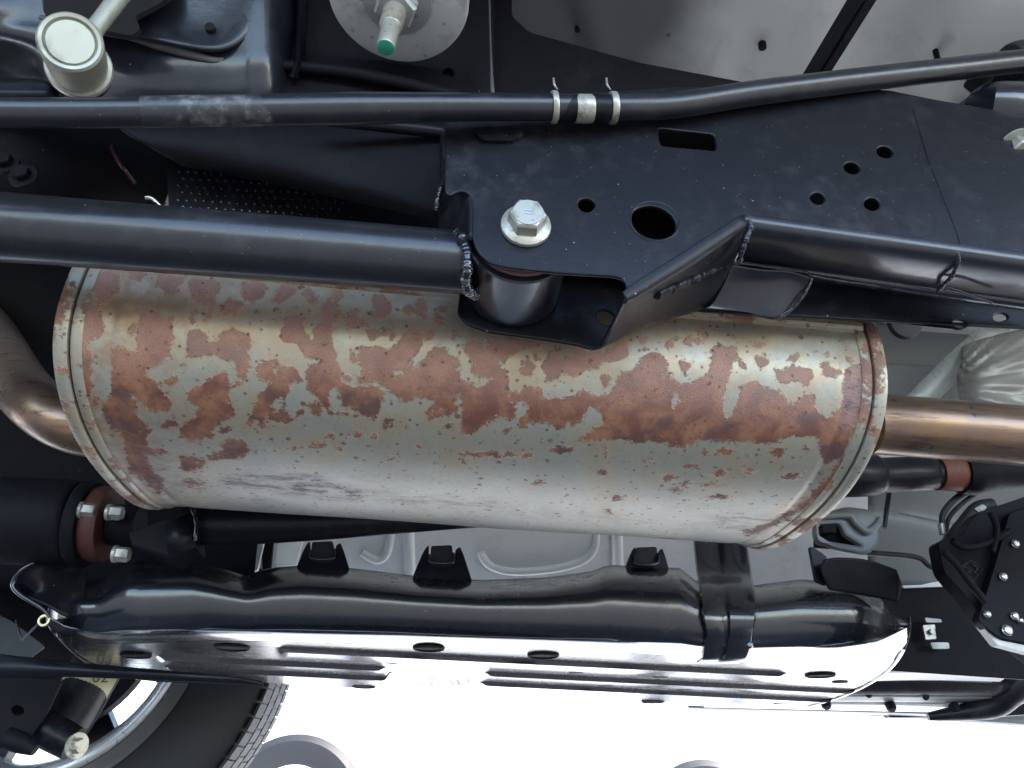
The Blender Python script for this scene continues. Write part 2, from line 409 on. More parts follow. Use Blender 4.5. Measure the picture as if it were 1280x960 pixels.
# ================================================================== muffler
MY, MZ, MA, MB_, MT, MN, XL, XR, SL = .6471, .3021, .1582, .0857, -.0101, 2.4311, -.2749, .3104, .0145
def msec(ang, X, k=0.0):           # point of the oval section, k metres outward
    c, s = math.cos(ang), math.sin(ang); e = 2/MN
    u = (MA+k)*math.copysign(abs(c)**e, c); v = (MB_+k)*math.copysign(abs(s)**e, s)
    return Vector((X, MY+u*math.cos(MT)-v*math.sin(MT), CZ+MZ+u*math.sin(MT)+v*math.cos(MT)+SL*X))
def pip(px, py, poly):             # signed distance to polygon, positive inside
    a = np.array(poly, float); b = np.roll(a, -1, 0)
    d = np.full(px.shape, 1e9); ins = np.zeros(px.shape, bool)
    for (x0, y0), (x1, y1) in zip(a, b):
        ex, ey = x1-x0, y1-y0; L = ex*ex+ey*ey+1e-9
        t = np.clip(((px-x0)*ex+(py-y0)*ey)/L, 0, 1)
        d = np.minimum(d, np.hypot(px-x0-t*ex, py-y0-t*ey))
        c = ((y0 > py) != (y1 > py)) & (px < (x1-x0)*(py-y0)/((y1-y0) if y1 != y0 else 1e-9)+x0)
        ins ^= c
    return np.where(ins, d, -d)
RUST = [
 [(120,340),(135,337),(148,345),(150,358),(142,368),(133,378),(124,378),(119,365)],
 [(161,341),(186,340),(182,350),(172,353),(163,348)],
 [(197,340),(236,345),(226,357),(222,365),(216,372),(204,366),(196,355)],
 [(237,348),(270,347),(277,355),(270,370),(270,384),(262,400),(255,404),(252,395),(258,388),(246,380),(238,365)],
 [(274,384),(285,373),(296,374),(310,378),(302,390),(290,394),(277,392)],
 [(302,352),(325,350),(335,360),(328,372),(312,380),(300,372)],
 [(103,384),(122,383),(128,395),(129,415),(122,424),(108,428),(115,445),(116,470),(118,488),(112,500),(103,480),(98,430)],
 [(180,387),(195,388),(215,400),(218,425),(212,445),(203,457),(185,465),(182,468),(200,480),(216,508),(212,516),(190,515),(176,505),(165,495),(175,520),(193,537),(183,550),(198,567),(185,572),(195,590),(210,597),(200,617),(185,607),(160,590),(152,550),(128,528),(128,507),(138,490),(137,432),(172,437),(172,405)],
 [(205,478),(215,468),(222,468),(223,477),(212,483)],
 [(232,420),(240,410),(250,412),(263,425),(273,425),(275,415),(290,412),(310,415),(316,430),(310,440),(312,460),(310,470),(297,475),(295,468),(296,452),(280,450),(268,444),(258,447),(232,446),(235,430)],
 [(293,473),(305,473),(305,482),(292,483)], [(247,458),(254,460),(256,468),(250,469)],
 [(232,490),(246,483),(262,473),(276,462),(285,465),(290,485),(288,500),(296,515),(296,520),(280,527),(268,535),(268,547),(255,550),(240,553),(226,546),(224,535),(232,527),(243,520),(248,510),(240,505),(233,498)],
 [(224,570),(238,570),(258,572),(258,568),(275,560),(272,553),(290,548),(305,548),(315,560),(323,564),(300,572),(280,573),(262,580),(250,588),(232,589),(224,580)],
 [(225,600),(240,597),(255,605),(250,611),(235,606)],
 [(335,478),(325,490),(320,497),(310,520),(305,532),(312,530),(322,528),(324,540),(320,548),(327,555),(330,540),(333,525),(345,528),(358,532),(370,525),(358,515),(360,490),(362,480),(382,478),(375,470),(365,458),(352,457),(346,448),(328,448),(318,462),(325,475)],
 [(385,455),(400,452),(378,443),(366,428),(353,422),(353,400),(365,392),(378,394),(380,415),(392,427),(391,412),(402,400),(402,378),(410,371),(420,380),(427,392),(418,405),(413,422),(420,440),(425,462),(428,478),(442,482),(470,478),(486,492),(480,500),(475,520),(469,530),(458,525),(440,510),(425,508),(425,500),(418,485),(413,490),(413,505),(407,510),(395,497),(382,488),(382,470)],
 [(446,435),(455,432),(485,437),(495,432),(505,418),(515,415),(527,418),(525,440),(512,455),(520,456),(535,440),(545,430),(557,437),(572,450),(573,462),(580,475),(598,482),(610,478),(617,472),(622,470),(638,472),(640,485),(650,488),(662,482),(676,482),(680,497),(700,493),(720,492),(728,483),(738,487),(745,492),(765,490),(768,475),(775,466),(790,462),(798,452),(796,445),(812,442),(825,443),(833,455),(830,468),(850,478),(870,475),(885,465),(890,450),(888,438),(898,432),(920,430),(925,435),(920,445),(912,465),(908,480),(905,510),(908,525),(915,515),(922,490),(930,480),(945,478),(960,480),(978,490),(985,503),(1000,500),(1005,490),(1018,492),(1022,515),(1035,520),(1048,507),(1055,500),(1053,480),(1058,462),(1066,452),(1075,457),(1080,470),(1086,485),(1086,500),(1075,520),(1065,545),(1058,570),(1045,575),(1030,582),(1022,565),(1025,548),(1015,545),(990,548),(970,553),(945,555),(925,555),(905,555),(885,552),(868,552),(855,565),(840,560),(822,553),(810,555),(795,555),(780,550),(765,550),(735,553),(720,552),(733,540),(745,533),(755,528),(748,515),(737,510),(733,520),(725,530),(713,535),(712,530),(705,538),(695,540),(688,530),(668,528),(660,535),(648,535),(650,527),(655,522),(658,508),(648,505),(645,520),(640,523),(625,525),(610,530),(600,537),(590,545),(578,543),(572,535),(575,522),(577,510),(570,515),(555,520),(545,525),(535,530),(530,515),(540,502),(520,500),(505,507),(495,495),(487,490),(470,480),(445,480),(447,470),(458,463),(447,452)],
 [(578,430),(590,427),(605,432),(606,420),(676,428),(675,433),(650,437),(635,445),(628,458),(637,468),(640,480),(620,475),(600,470),(590,465),(592,452),(585,440)],
 [(650,450),(662,448),(668,455),(668,468),(655,470),(649,462)],
 [(688,440),(692,435),(700,445),(715,447),(722,433),(735,436),(745,432),(755,440),(770,433),(772,422),(785,425),(785,445),(775,450),(755,452),(745,460),(730,465),(720,472),(715,470),(705,468),(690,478),(682,478),(678,460)],
 [(800,418),(812,420),(808,432),(798,432)], [(850,452),(855,450),(862,458),(858,470),(850,465)],
 [(926,450),(934,455),(936,462),(928,464),(924,458)],
 [(945,447),(960,452),(957,460),(951,463),(945,455)],
 [(968,463),(985,460),(990,455),(1010,460),(1015,470),(1010,482),(990,478),(975,480),(968,470)],
 [(1030,450),(1050,465),(1045,475),(1033,473),(1027,460)],
 [(346,355),(370,352),(372,365),(362,372),(350,382),(338,378),(345,368)],
 [(417,365),(425,360),(430,370),(420,380),(415,370)],
 [(466,372),(478,370),(480,378),(490,377),(490,385),(487,400),(478,402),(460,400),(458,392),(468,388)],
 [(431,392),(445,388),(447,400),(445,412),(438,414),(433,405)],
 [(458,415),(470,410),(475,415),(482,408),(492,408),(495,418),(490,425),(478,420),(465,425)],
 [(383,505),(400,503),(405,515),(403,525),(390,520)], [(409,511),(416,513),(420,520),(415,526),(410,518)],
 [(475,530),(478,522),(490,520),(498,523),(498,529),(485,533),(484,537),(477,537)],
 [(866,408),(872,410),(884,420),(881,423),(872,416)],
 [(1028,600),(1060,575),(1052,592),(1034,612),(1005,638),(975,655),(935,672),(925,665),(960,652),(995,632),(1015,612)],
 [(1036,585),(1052,576),(1058,566),(1062,560),(1058,585),(1040,600)],
]
BLOB = [(386,366,6,5),(393,374,5,4),(510,387,6,6),(526,384,7,10),(530,397,3,3),(552,387,4,4),(548,401,6,6),(536,418,5,5),(567,420,5,5),(377,515,5,4),(428,519,7,3),
 (444,545,9,4),(469,547,5,4),(402,558,8,4),(412,544,3,2),(422,561,4,2),(369,562,4,2),(489,574,6,2),(523,558,3,3),(560,533,4,3),(580,569,7,3),(595,568,4,2),(612,568,11,4),
 (637,568,6,3),(632,538,3,3),(581,577,3,2),(700,562,14,3),(660,569,4,2),(757,565,3,6),(812,575,6,3),(835,598,6,3),(862,583,5,2),(880,567,5,3),(909,565,9,4),(972,565,7,5),
 (900,592,5,4),(990,595,10,3),(770,622,5,2),(900,621,8,2),(760,638,3,2),(675,602,4,2),(753,592,5,3),(860,605,5,2),(845,615,5,2),(884,606,8,2),(838,430,5,5),(845,423,4,3),
 (860,427,6,4),(871,427,4,3),(828,403,7,3),(453,405,4,2),(442,446,4,5),(434,472,4,4),(670,448,3,3),(727,458,3,3),(757,478,5,6),(1005,560,4,3),(1034,443,3,3),(950,430,4,2),
 (992,448,5,4),(1070,460,4,4),(165,410,4,5),(213,398,3,3),(172,387,4,3),(268,352,3,3),(150,590,3,3),(206,533,3,2),(213,529,7,3),(281,538,5,3),(199,564,4,2),(206,586,4,2),
 (1079,471,4,4),(1062,450,5,4),(745,570,3,1.5),(935,571,3,2),(927,573,3,2),(655,523,4,4),(940,588,4,1.5),(120,500,3,4),(134,520,5,3),(240,400,3,3),(245,392,4,3)]
SOOT = [([(275,598),(330,590),(400,596),(420,606),(460,615),(450,625),(400,622),(330,612),(280,606)], 1.), ([(315,622),(345,628),(345,636),(318,630)], .8),
 ([(425,610),(560,620),(660,630),(640,638),(520,632),(440,622)], .45), ([(620,632),(760,640),(900,655),(880,668),(760,660),(640,648)], .30), ([(880,645),(960,642),(985,650),(960,668),(900,660)], .55),
 ([(1056,470),(1072,455),(1078,490),(1072,530),(1052,540),(1056,505)], .9), ([(180,560),(215,575),(240,610),(215,620),(190,600)], .35),
 ([(200,627),(330,634),(330,640),(200,632)], .3)]
NA, NL = 380, 620
angs = [math.pi*1.0 + math.pi*2*k/NA for k in range(NA)]
# finer spacing on the camera side
bm = bmesh.new(); rings = []
aa = np.linspace(0, 1, NA, endpoint=False); aa = np.concatenate([np.linspace(math.radians(135), math.radians(300), 320, endpoint=False), np.linspace(math.radians(300), math.radians(495), 60, endpoint=False)])
sx = np.linspace(0, 1, NL)
me = bpy.data.meshes.new('shell')
vs = np.zeros((NL, len(aa), 3))
e = 2/MN; ca, sa = np.cos(aa), np.sin(aa)
cu_ = np.sign(ca)*abs(ca)**e; cv_ = np.sign(sa)*abs(sa)**e
for i, s in enumerate(sx):
    X = XL+.010+(XR-XL-.020)*s
    k = 0.
    # shallow swage near each end
    for xx, h in ((XL+.036, -.0011), (XR-.030, -.0011), (XL+.020, .0008), (XR-.016, .0008)): k += h*math.exp(-((X-xx)/.0035)**2)
    dent = .0006*np.sin(X*23+aa*3)*np.sin(aa*2+X*7)
    u = (MA-.0025+k+dent)*cu_; v = (MB_-.0025+k+dent)*cv_
    vs[i, :, 0] = X; vs[i, :, 1] = MY+u*math.cos(MT)-v*math.sin(MT); vs[i, :, 2] = CZ+MZ+u*math.sin(MT)+v*math.cos(MT)+SL*X
na = len(aa)
idx = np.arange(NL*na).reshape(NL, na)
q = np.stack([idx[:-1], np.roll(idx, -1, 1)[:-1], np.roll(idx, -1, 1)[1:], idx[1:]], -1).reshape(-1, 4)
me.from_pydata(vs.reshape(-1, 3).tolist(), [], q.tolist())
R_, U_, F_ = [np.array(list(a)) for a in (RT, UP, fw)]
rel = vs.reshape(-1, 3)-np.array([0, 0, CZ]); dd = rel@F_; px = 640+F*(rel@R_)/dd; py = 480-F*(rel@U_)/dd
sdf = np.full(px.shape, -60.)
vis = (np.tile(aa, NL) > math.radians(140)) & (np.tile(aa, NL) < math.radians(296))
ix = np.where(vis)[0]; X_, Y_ = px[ix], py[ix]; sd_ = np.full(X_.shape, -60.)
for pl in RUST:
    a = np.array(pl); k = (X_ > a[:, 0].min()-45) & (X_ < a[:, 0].max()+45) & (Y_ > a[:, 1].min()-45) & (Y_ < a[:, 1].max()+45)
    sd_[k] = np.maximum(sd_[k], pip(X_[k], Y_[k], pl))
hole = np.full(X_.shape, 60.)
for hx, hy, hr, hs in ((345,462,4,5),(347,505,7,6),(573,503,3,7),(497,465,6,3),(650,514,7,11),(845,500,3,8),(741,522,8,9),(420,497,5,9)):
    hole = np.minimum(hole, (np.hypot((X_-hx)/hr, (Y_-hy)/hs)-1)*min(hr, hs)+1)
sd_ = np.minimum(sd_, hole)
for bx, by, rx, ry in BLOB:
    k = (abs(X_-bx) < rx+25) & (abs(Y_-by) < ry+25)
    sd_[k] = np.maximum(sd_[k], (1-np.hypot((X_[k]-bx)/(rx), (Y_[k]-by)/(ry)))*min(rx, ry)+1.2)
sdf[ix] = sd_
# hidden remainder of the skin: rust by its own scatter
hid = ~vis; sdf[hid] = -12+14*np.sin(px[hid]*.03+2*np.sin(py[hid]*.021))
soot = np.zeros(px.shape)
so2 = np.zeros(X_.shape)
for pl, k in SOOT: so2 = np.maximum(so2, k*np.clip(pip(X_, Y_, pl)/9+.6, 0, 1))
soot[ix] = so2
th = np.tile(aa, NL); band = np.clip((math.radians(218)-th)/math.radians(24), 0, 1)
for nm, arr in (('rust', sdf), ('soot', soot), ('band', band), ('stain', .75*np.clip(1-(np.repeat(XL+.010+(XR-XL-.020)*sx, na)-XL)/.12, 0, 1)+.45*np.clip(1-(XR-np.repeat(XL+.010+(XR-XL-.020)*sx, na))/.05, 0, 1)+.3*band*(sdf > -40))):
    at = me.attributes.new(nm, 'FLOAT', 'POINT'); at.data.foreach_set('value', arr.astype(np.float32))
muf = thing('muffler', 'large oval exhaust muffler with patchy brown rust on dull grey metal', 'muffler', (XL, MY, CZ+MZ))
fin('shell', me, M['skin'], muf, ang=80)
def ringprof(name, prof, mat, seg=160):     # prof: (X, outward offset) closed loop swept round the oval
    bm = bmesh.new(); R = []
    for k in range(seg):
        a = 2*math.pi*k/seg; R.append([bm.verts.new(msec(a, x, d)) for x, d in prof])
    for k in range(seg):
        A, B = R[k], R[(k+1) % seg]
        for i in range(len(prof)): j = (i+1) % len(prof); bm.faces.new((A[i], A[j], B[j], B[i]))
    bmesh.ops.recalc_face_normals(bm, faces=bm.faces); return bm
for X, s in ((XL, 1), (XR, -1)):
    # dished end cap and rolled rim
    bm = bmesh.new(); R = []
    for kk, dx in ((-.006, .006), (-.012, .009), (-.03, .008), (-.055, .004), (-.075, .003)):
        R.append([bm.verts.new(msec(2*math.pi*k/120, X+s*dx, kk)) for k in range(120)])
    for A, B in zip(R, R[1:]):
        for k in range(120): bm.faces.new((A[k], A[(k+1) % 120], B[(k+1) % 120], B[k]))
    bm.faces.new(R[-1]); bmesh.ops.recalc_face_normals(bm, faces=bm.faces)
    cap = fin('end_cap', bm, M['rimrust'], muf)
    pf = [(X-s*.001, -.008), (X-s*.0015, -.002), (X, .0008), (X+s*.003, .0018), (X+s*.0072, .0016), (X+s*.0088, .0003), (X+s*.0090, -.0035), (X+s*.0078, -.008)]
    fin('rolled_rim', ringprof('rim', pf, None), M['rimrust'], cap)
    pf = [(X+s*.0105, -.004), (X+s*.0105, -.0012), (X+s*.0125, -.0003), (X+s*.0165, -.0003), (X+s*.018, -.0014), (X+s*.018, -.004)]
    fin('swage_band', ringprof('band', pf, None), M['rimrust'], cap)
# lock seam along the upper near side
pts = [P(865+230*k/9, 388+26*k/9, .5165-.004*0) for k in range(10)]
bm = bmesh.new(); R = []
sa_ = math.radians(163)
for X in np.linspace(XL+.012, XR-.012, 60):
    R.append([bm.verts.new(msec(math.radians(a), X, k)) for a, k in ((165.5, -.003), (165.9, .0008), (167, .0026), (169.4, .0026), (170.6, .0008), (171, -.003))])
for A, B in zip(R, R[1:]):
    for i in range(5): bm.faces.new((A[i], A[i+1], B[i+1], B[i]))
fin('lock_seam', bm, M['rimrust'], muf)
# exhaust pipes
fin('outlet_pipe', pxtube([(1085, 530, .60, 76), (1110, 531, .60, 76), (1200, 538, .598, 76), (1290, 546, .596, 76), (1420, 558, .59, 76), (1600, 566, .6, 72)], seg=48), M['pipe'], muf)
fin('inlet_pipe', pxtube([(215,528,.63,66),(150,538,.63,66),(112,538,.63,67),(75,525,.632,68),(44,503,.645,68),(20,474,.69,66),(2,440,.78,60),(-14,410,.90,52),(-40,380,1.05,46)], seg=48, sm=8), M['pipe'], muf)

# ================================================================== frame rail + bracket
YF, YB = .40, .467
fr = thing('frame_rail', 'black painted ladder frame rail with drilled side plate above the muffler', 'frame rail', tuple(P(900, 330, .43)))
side = rnd([(556,140),(700,118),(850,108),(1110,112),(1180,126),(1330,150),(1330,333),(1202,316),(1100,299),(1000,284),(936,276),(925,281),(860,322),(800,360),(786,371),(780,372),(783,356),(778,348),(768,345),(700,341),(640,335),(612,329),(597,315),(590,296),(590,262),(588,242),(575,238),(562,245),(556,240)], 7)
holes = [ell(733,257,11,9,8), ell(816,279,29,21,14), rnd([(822,160),(893,168),(896,188),(826,182)], 6), ell(1065,210,10,7,14), ell(1106,190,10,7,14), ell(1090,255,9.5,7.5,12), ell(1022,248,9,7,14), ell(560,91,7,7), ell(657,283,12,10)]
sp_ = yplate('side_plate', side, holes[:7], YF, .0032, M['black'], fr, bevel=.0011)
yplate('overlap_plate', rnd([(1140,134),(1178,127),(1330,151),(1330,332),(1202,315),(1196,290),(1160,200)], 4), [], YF-.0006, .003, M['black'], fr, bevel=.0008)
# recess lip of the large access hole
def pring(cx, cy, rx, ry, rot, Y, w, mat, name, parent, dy=0):
    pts = [P(x, y, Y) for x, y in ell(cx, cy, rx, ry, rot, 40)]; pts.append(pts[0])
    return fin(name, tube(pts, w, seg=8, sm=1, caps=False), mat, parent)
pring(818, 277, 31, 24, 14, YF+.001, .0012, M['black'], 'hole_lip', sp_)
pring(733, 257, 12, 10, 8, YF+.0008, .0008, M['black'], 'hole_lip', sp_)
# back web seen through the holes
fin('inner_web', pxslab([(600,150),(1330,150),(1330,330),(936,276),(860,330),(700,300),(600,290)], YF+.030, .003), M['dull'], fr)
# folded lower corner running right, then welded lower channel
def strip(rows, mat, name, parent, nu=8, nv=5, solid=.003):
    return fin(name, pxgrid(rows, nu=nu, nv=nv), mat, parent, solid=solid, ang=50)
xs = [928, 1000, 1100, 1200, 1340]
def yy(x, p0, p1): return p0[1]+(p1[1]-p0[1])*(x-p0[0])/(p1[0]-p0[0])
L0 = ((930,274),(1340,331)); 
strip([[(x, yy(x,*L0)-4, .4005) for x in xs], [(x, yy(x,*L0)+3, .4008) for x in xs], [(x, yy(x,*L0)+12, .4045) for x in xs],
       [(x, yy(x,*L0)+22, .412) for x in xs], [(x-2, yy(x,*L0)+38, .428) for x in xs], [(x-3, yy(x,(930,327),(1280,375)), .446) for x in xs]], M['sheen'], 'lower_fold', fr)
strip([[(x, yy(x,(930,326),(1280,373)), .444) for x in xs], [(x, yy(x,(930,332),(1280,380)), .4455) for x in xs], [(x, yy(x,(930,338),(1280,386)), .452) for x in xs]], M['blackgloss'], 'weld_lip', fr, nv=3)
low = rnd([(868,340),(925,332),(1000,342),(1100,354),(1200,366),(1340,386),(1340,417),(1280,410),(1100,401),(980,394),(872,388),(862,384)], 4)
lp = yplate('lower_channel', low, [ell(1200,404,9,4.5,4), ell(1251,396,9,5,-8)], .466, .003, M['black'], fr, bevel=.0012)
# pressed bumps with bright crests
for bx, by, w_ in ():
    bmx = pxgrid([[(bx-w_, by+8, .464), (bx, by+8, .464), (bx+w_, by+8, .464)], [(bx-w_, by, .464), (bx, by-2, .452), (bx+w_, by, .464)], [(bx-w_, by-9, .462), (bx, by-8, .456), (bx+w_, by-9, .462)]], nu=8, nv=5)
    fin('pressed_bump', bmx, M['black'], lp, solid=.001)
# diagonal web between near and far bracket plates
strip([[(778,366,.3990),(796,353,.3990),(856,315,.3990),(926,270,.3990)], [(781,373,.3993),(801,360,.3993),(861,322,.3993),(931,276,.3993)], [(781,377,.4012),(804,365,.4015),(863,328,.4015),(933,281,.4015)], [(778,380,.405),(806,368,.408),(865,333,.408),(935,286,.408)],
       [(766,405,.435),(806,384,.435),(868,352,.437),(915,330,.44)], [(752,432,.462),(812,404,.464),(866,389,.466),(918,372,.466)]], M['black'], 'diagonal_web', fr, nu=8, nv=6)
# overlapped gusset patch with wrinkled edge
strip([[(914,330,.440),(950,336,.440),(985,338,.441),(1012,346,.441)], [(905,352,.450),(950,352,.449),(985,356,.449),(1010,362,.4485)],
       [(890,378,.461),(940,384,.4605),(970,392,.460),(996,380,.4595)], [(880,386,.463),(930,390,.463),(965,398,.463),(984,392,.463)]], M['sheen'], 'gusset_patch', fr, nu=8, nv=6)
def weld(name, pts, parent, w=7, mat=None, jit=.5, k=9):
    k = k*2
    q = cat_rom([(x, y, Y) for x, y, Y in pts], k); ps = []; rr = []
    for i, (x, y, Y) in enumerate(q):
        p = P(x+random.uniform(-jit, jit)*.5, y+random.uniform(-jit, jit)*.5, Y); ps.append(p); rr.append(pr(p, w)*(.9+.035*math.sin(i*1.9)+.10*math.sin(i*.53+w)+.08*math.sin(i*.91+2*w)+random.uniform(-.07, .07)))
    return fin(name, tube(ps, rr, seg=12, sm=2), mat or M['weld'], parent, ang=180)
weld('weld_bead', [(936,276,.400),(938,285,.401),(933,298,.404),(928,312,.41),(924,326,.42)], fr, 8, k=6)
weld('weld_bead', [(820,368,.416),(845,358,.42),(870,347,.428),(895,335,.436),(912,328,.440)], fr, 13, M['black'], k=9)
weld('weld_bead', [(912,328,.438),(940,331,.440),(980,337,.441),(1008,341,.441),(1014,350,.4415),(1006,366,.447),(992,384,.456),(975,395,.461)], fr, 4, M['blackgloss'], k=7)
weld('weld_bead', [(1012,344,.4415),(1050,351,.444),(1100,358,.447),(1160,368,.449),(1230,377,.450),(1300,386,.452)], fr, 6, M['blackgloss'], k=8)
weld('weld_bead', [(1195,315,.401),(1198,325,.404),(1190,345,.417),(1178,358,.43),(1172,364,.44)], fr, 6, k=6)
weld('weld_bead', [(1180,358,.430),(1205,366,.432),(1240,378,.440)], fr, 5, k=4)
# far bracket plate below the bush
far = rnd([(574,372),(571,392),(583,405),(612,415),(680,424),(722,431),(742,437),(756,433),(772,412),(790,394),(815,380),(862,372),(900,320),(900,250),(574,250)], 7)
yplate('rear_bracket_plate', far, [ell(757,397,12,9,20)], YB, .003, M['black'], fr, bevel=.0011)
# frame continuing left: rising dark beam and its end flange
fin('rear_beam', pxgrid([[(130,118,.50),(300,128,.49),(450,140,.475),(565,150,.455)], [(150,160,.475),(300,165,.47),(450,172,.46),(565,178,.445)],
     [(200,190,.48),(330,210,.475),(450,232,.462),(552,255,.448)], [(230,206,.50),(340,228,.495),(450,252,.48),(548,274,.46)]], nu=8, nv=6), M['dull'], fr, solid=.003)
weld('weld_bead', [(566,168,.440),(556,190,.430),(560,215,.425),(550,240,.425),(546,262,.430)], fr, 10, M['blackgloss'], k=6)
fin('end_flange', pxgrid([[(552,160,.440),(566,160,.425),(584,160,.401)], [(552,220,.44),(566,225,.425),(590,235,.401)], [(548,300,.44),(566,305,.425),(591,300,.401)]], nu=5, nv=5), M['black'], fr, solid=.003)
# small tabs under the bar
fin('clip_tab', pxslab(rnd([(592,158),(655,160),(652,170),(640,176),(604,175),(596,168)], 4), .397, .0025), M['zinc' if 0 else 'black'], fr)

# flange bolt
NB = Vector((0, -1, 0))
c = P(657, 284, YF); fl = pr(c, 64)
bo = thing('flange_bolt', 'big silver flanged hex bolt holding the arm bush in its bracket', 'bolt', tuple(c))
fin('flange', lathe(c, NB, [(.0002, 0), (.0002, fl*.98), (.0015, fl), (.0030, fl*.97), (.0036, fl*.9), (.0052, fl*.72), (.0056, 0)], seg=64), M['zinc'], bo)
bm = add_hex(bmesh.new(), c+NB*.0045, NB, fl*.76, .0100, rot=math.radians(31)); 
fin('hex_head', bm, M['zinc'], bo, ang=25, bev=.0005)
fin('chamfer_face', lathe(c+NB*.0144, NB, [(0, fl*.60), (.0005, fl*.585), (.0005, 0)], seg=48), M['zinc'], bo)
top = c+NB*.0150
add_box(b1 := bmesh.new(), top+Vector((0, 0, .0012)), .0048, .0006, .0007); add_box(b1, top+Vector((0, 0, -.0012)), .0048, .0006, .0007)
fin('raised_mark', b1, M['steel'], bo, smooth=False)

# ================================================================== trailing arm
arm = thing('trailing_arm', 'thick black steel tube arm ending in a bush at the bracket', 'suspension arm', tuple(P(640, 380, .433)))
fin('tube', pxtube([(-160,274,.433,88),(0,284,.433,87),(200,299,.433,84),(400,314,.433,81),(560,327,.433,79),(590,330,.433,78)], seg=64), M['blacksatin'], arm)
cN = P(646, 283, .404); cN.x = P(648, 300, .43).x
sl = .0340
ctr = Vector((cN.x, 0, P(657, 284, .40).z))
def Yp(y): return Vector((ctr.x, y, ctr.z))
slv = fin('bush_sleeve', lathe(Yp(.4120), (0,1,0), [(0, sl*.8), (0, sl*.97), (.0012, sl), (.0515, sl), (.0525, sl*.97), (.0525, sl*.8)], seg=96), M['sheen'], arm)
fin('rubber_bush', lathe(Yp(.4042), (0,1,0), [(-.0003, .010), (-.0003, sl*.74), (.004, sl*.80), (.056, sl*.80), (.0595, sl*.7), (.0595, .01)], seg=64), M['rubber'], slv)
fin('rust_ring', lathe(Yp(.4045), (0,1,0), [(.001, sl*.80), (0, sl*.86), (.001, sl*.93), (.004, sl*.93), (.006, sl*.80)], seg=96, closed=True), M['rustring'], slv)
bm = bmesh.new()
weld('weld_bead', [(572,292,.416),(580,300,.409),(584,318,.407),(584,338,.409),(582,352,.416),(586,364,.424),(594,368,.432)], arm, 15, M['blackgloss'], k=6)

# ================================================================== stabiliser bar
stb = thing('stabiliser_bar', 'thin black stabiliser bar running across above the thick arm', 'stabiliser bar', tuple(P(600, 135, .40)))
fin('bar', pxtube([(-120,141,.36,37),(0,141,.363,37),(120,141,.366,37),(250,139,.37,37),(430,136,.376,40),(560,134,.38,35),(690,134,.384,33),(790,134,.387,32),(850,131,.389,32),(940,117,.39,31),(1050,103,.392,30),(1160,90,.395,29),(1275,77,.40,29),(1400,66,.4,28)], seg=40), M['blacksatin'], stb)
fin('paint_step', pxtube([(178,140,.3675,38.8),(250,139,.37,39.2),(334,138,.373,39.4),(338,138,.3735,38.2)], seg=40, sm=4), paint('scuffed_bar_paint', (.022, .024, .028), .38, .2, 1.6, .02, .1, (.34, .34, .33)), stb)
def collar(x0, x1, y, Y, w_, mat, name):
    p0, p1 = P(x0, y, Y), P(x1, y, Y); r = pr(p0, w_); d = (p1-p0); L = d.length
    return fin(name, lathe(p0, d, [(0, r*.7), (0, r*.96), (L*.15, r), (L*.85, r), (L, r*.96), (L, r*.7)], seg=48), mat, stb)
collar(689, 696, 134, .384, 40, M['zinc'], 'end_ring'); collar(762, 770, 135, .386, 40, M['zinc'], 'end_ring')
collar(697, 761, 135, .385, 34, M['black'], 'bush_sleeve'); collar(719, 741, 136, .385, 35.5, M['zinc'], 'clamp_band')
for x in (692, 758):
    fin('hook', pxtube([(x, 98, .392, 3), (x+1, 106, .390, 3), (x+5, 112, .392, 2)], seg=10), M['zinc'], stb)
# clamp at the right end
cl = thing('stabiliser_clamp', 'black rubber clamp gripping the stabiliser bar above the silver nut', 'clamp', tuple(P(1255, 190, .41)))
fin('rubber_block', pxtube([(1262,79,.41,44),(1268,78,.41,50),(1290,76,.41,52),(1380,70,.41,52)], seg=40, sm=3), M['rubber'], cl)
pt = [(1226,70),(1290,55),(1340,55),(1340,215),(1290,208),(1262,190),(1235,175),(1218,155),(1222,120),(1238,98),(1246,86)]
fin('saddle', pxslab(rnd(pt, 10), .418, .03), M['black'], cl, bev=.003, ang=50)
fin('sleeve', pxtube([(1238,136,.412,60),(1245,136,.41,66),(1300,138,.41,68),(1360,140,.41,66)], seg=48, sm=3), M['blackgloss'], cl)
c = P(1268, 182, .405); ax = Vector((.15, -.35, -.93)).normalized()
nutb = thing('mounting_nut', 'silver washer and nut under the black clamp at the right edge', 'nut', tuple(c))
fin('washer', lathe(c, ax, [(0, .004), (0, .0135), (.002, .0135), (.0022, .004)], seg=40), M['zinc'], nutb)
fin('hex_nut', add_hex(bmesh.new(), c+ax*.002, ax, .0092, .008), M['zinc'], nutb, ang=25)

# ================================================================== drop link top left
dl = thing('drop_link', 'silver ball joint link with domed cap standing over the bar', 'drop link', tuple(P(105, 95, .40)))
c0_ = P(88, 53, .352); c1_ = P(104, 100, .402); ax = (c1_-c0_); Lh = ax.length; r = pr(c0_, 76)
fin('housing', lathe(c0_, ax, [(0, 0), (0, r*.70), (.0006, r*.76), (.0008, r*.78), (-.0016, r*.82), (-.0020, r*.93), (-.0005, r), (Lh*.40, r*.97), (Lh*.62, r*.94), (Lh*.66, r*.5)], seg=72), M['aged'], dl)
fin('cap_disc', lathe(c0_, ax, [(-.0011, 0), (-.001, r*.72), (.001, r*.75)], seg=64), M['aged'], dl)
fin('retaining_ring', lathe(c0_+ax*.60, ax, [(0, r*.6), (0, r*1.06), (.0012, r*1.1), (.0032, r*1.1), (.0042, r*1.04), (.0042, r*.5)], seg=64), M['zinc'], dl)
fin('rubber_boot', lathe(c0_+ax*.70, ax, [(0, r*.9), (.002, r*1.02), (.008, r*.98), (.014, r*.7), (.022, r*.5), (.05, .006)], seg=48), M['rubber'], dl)
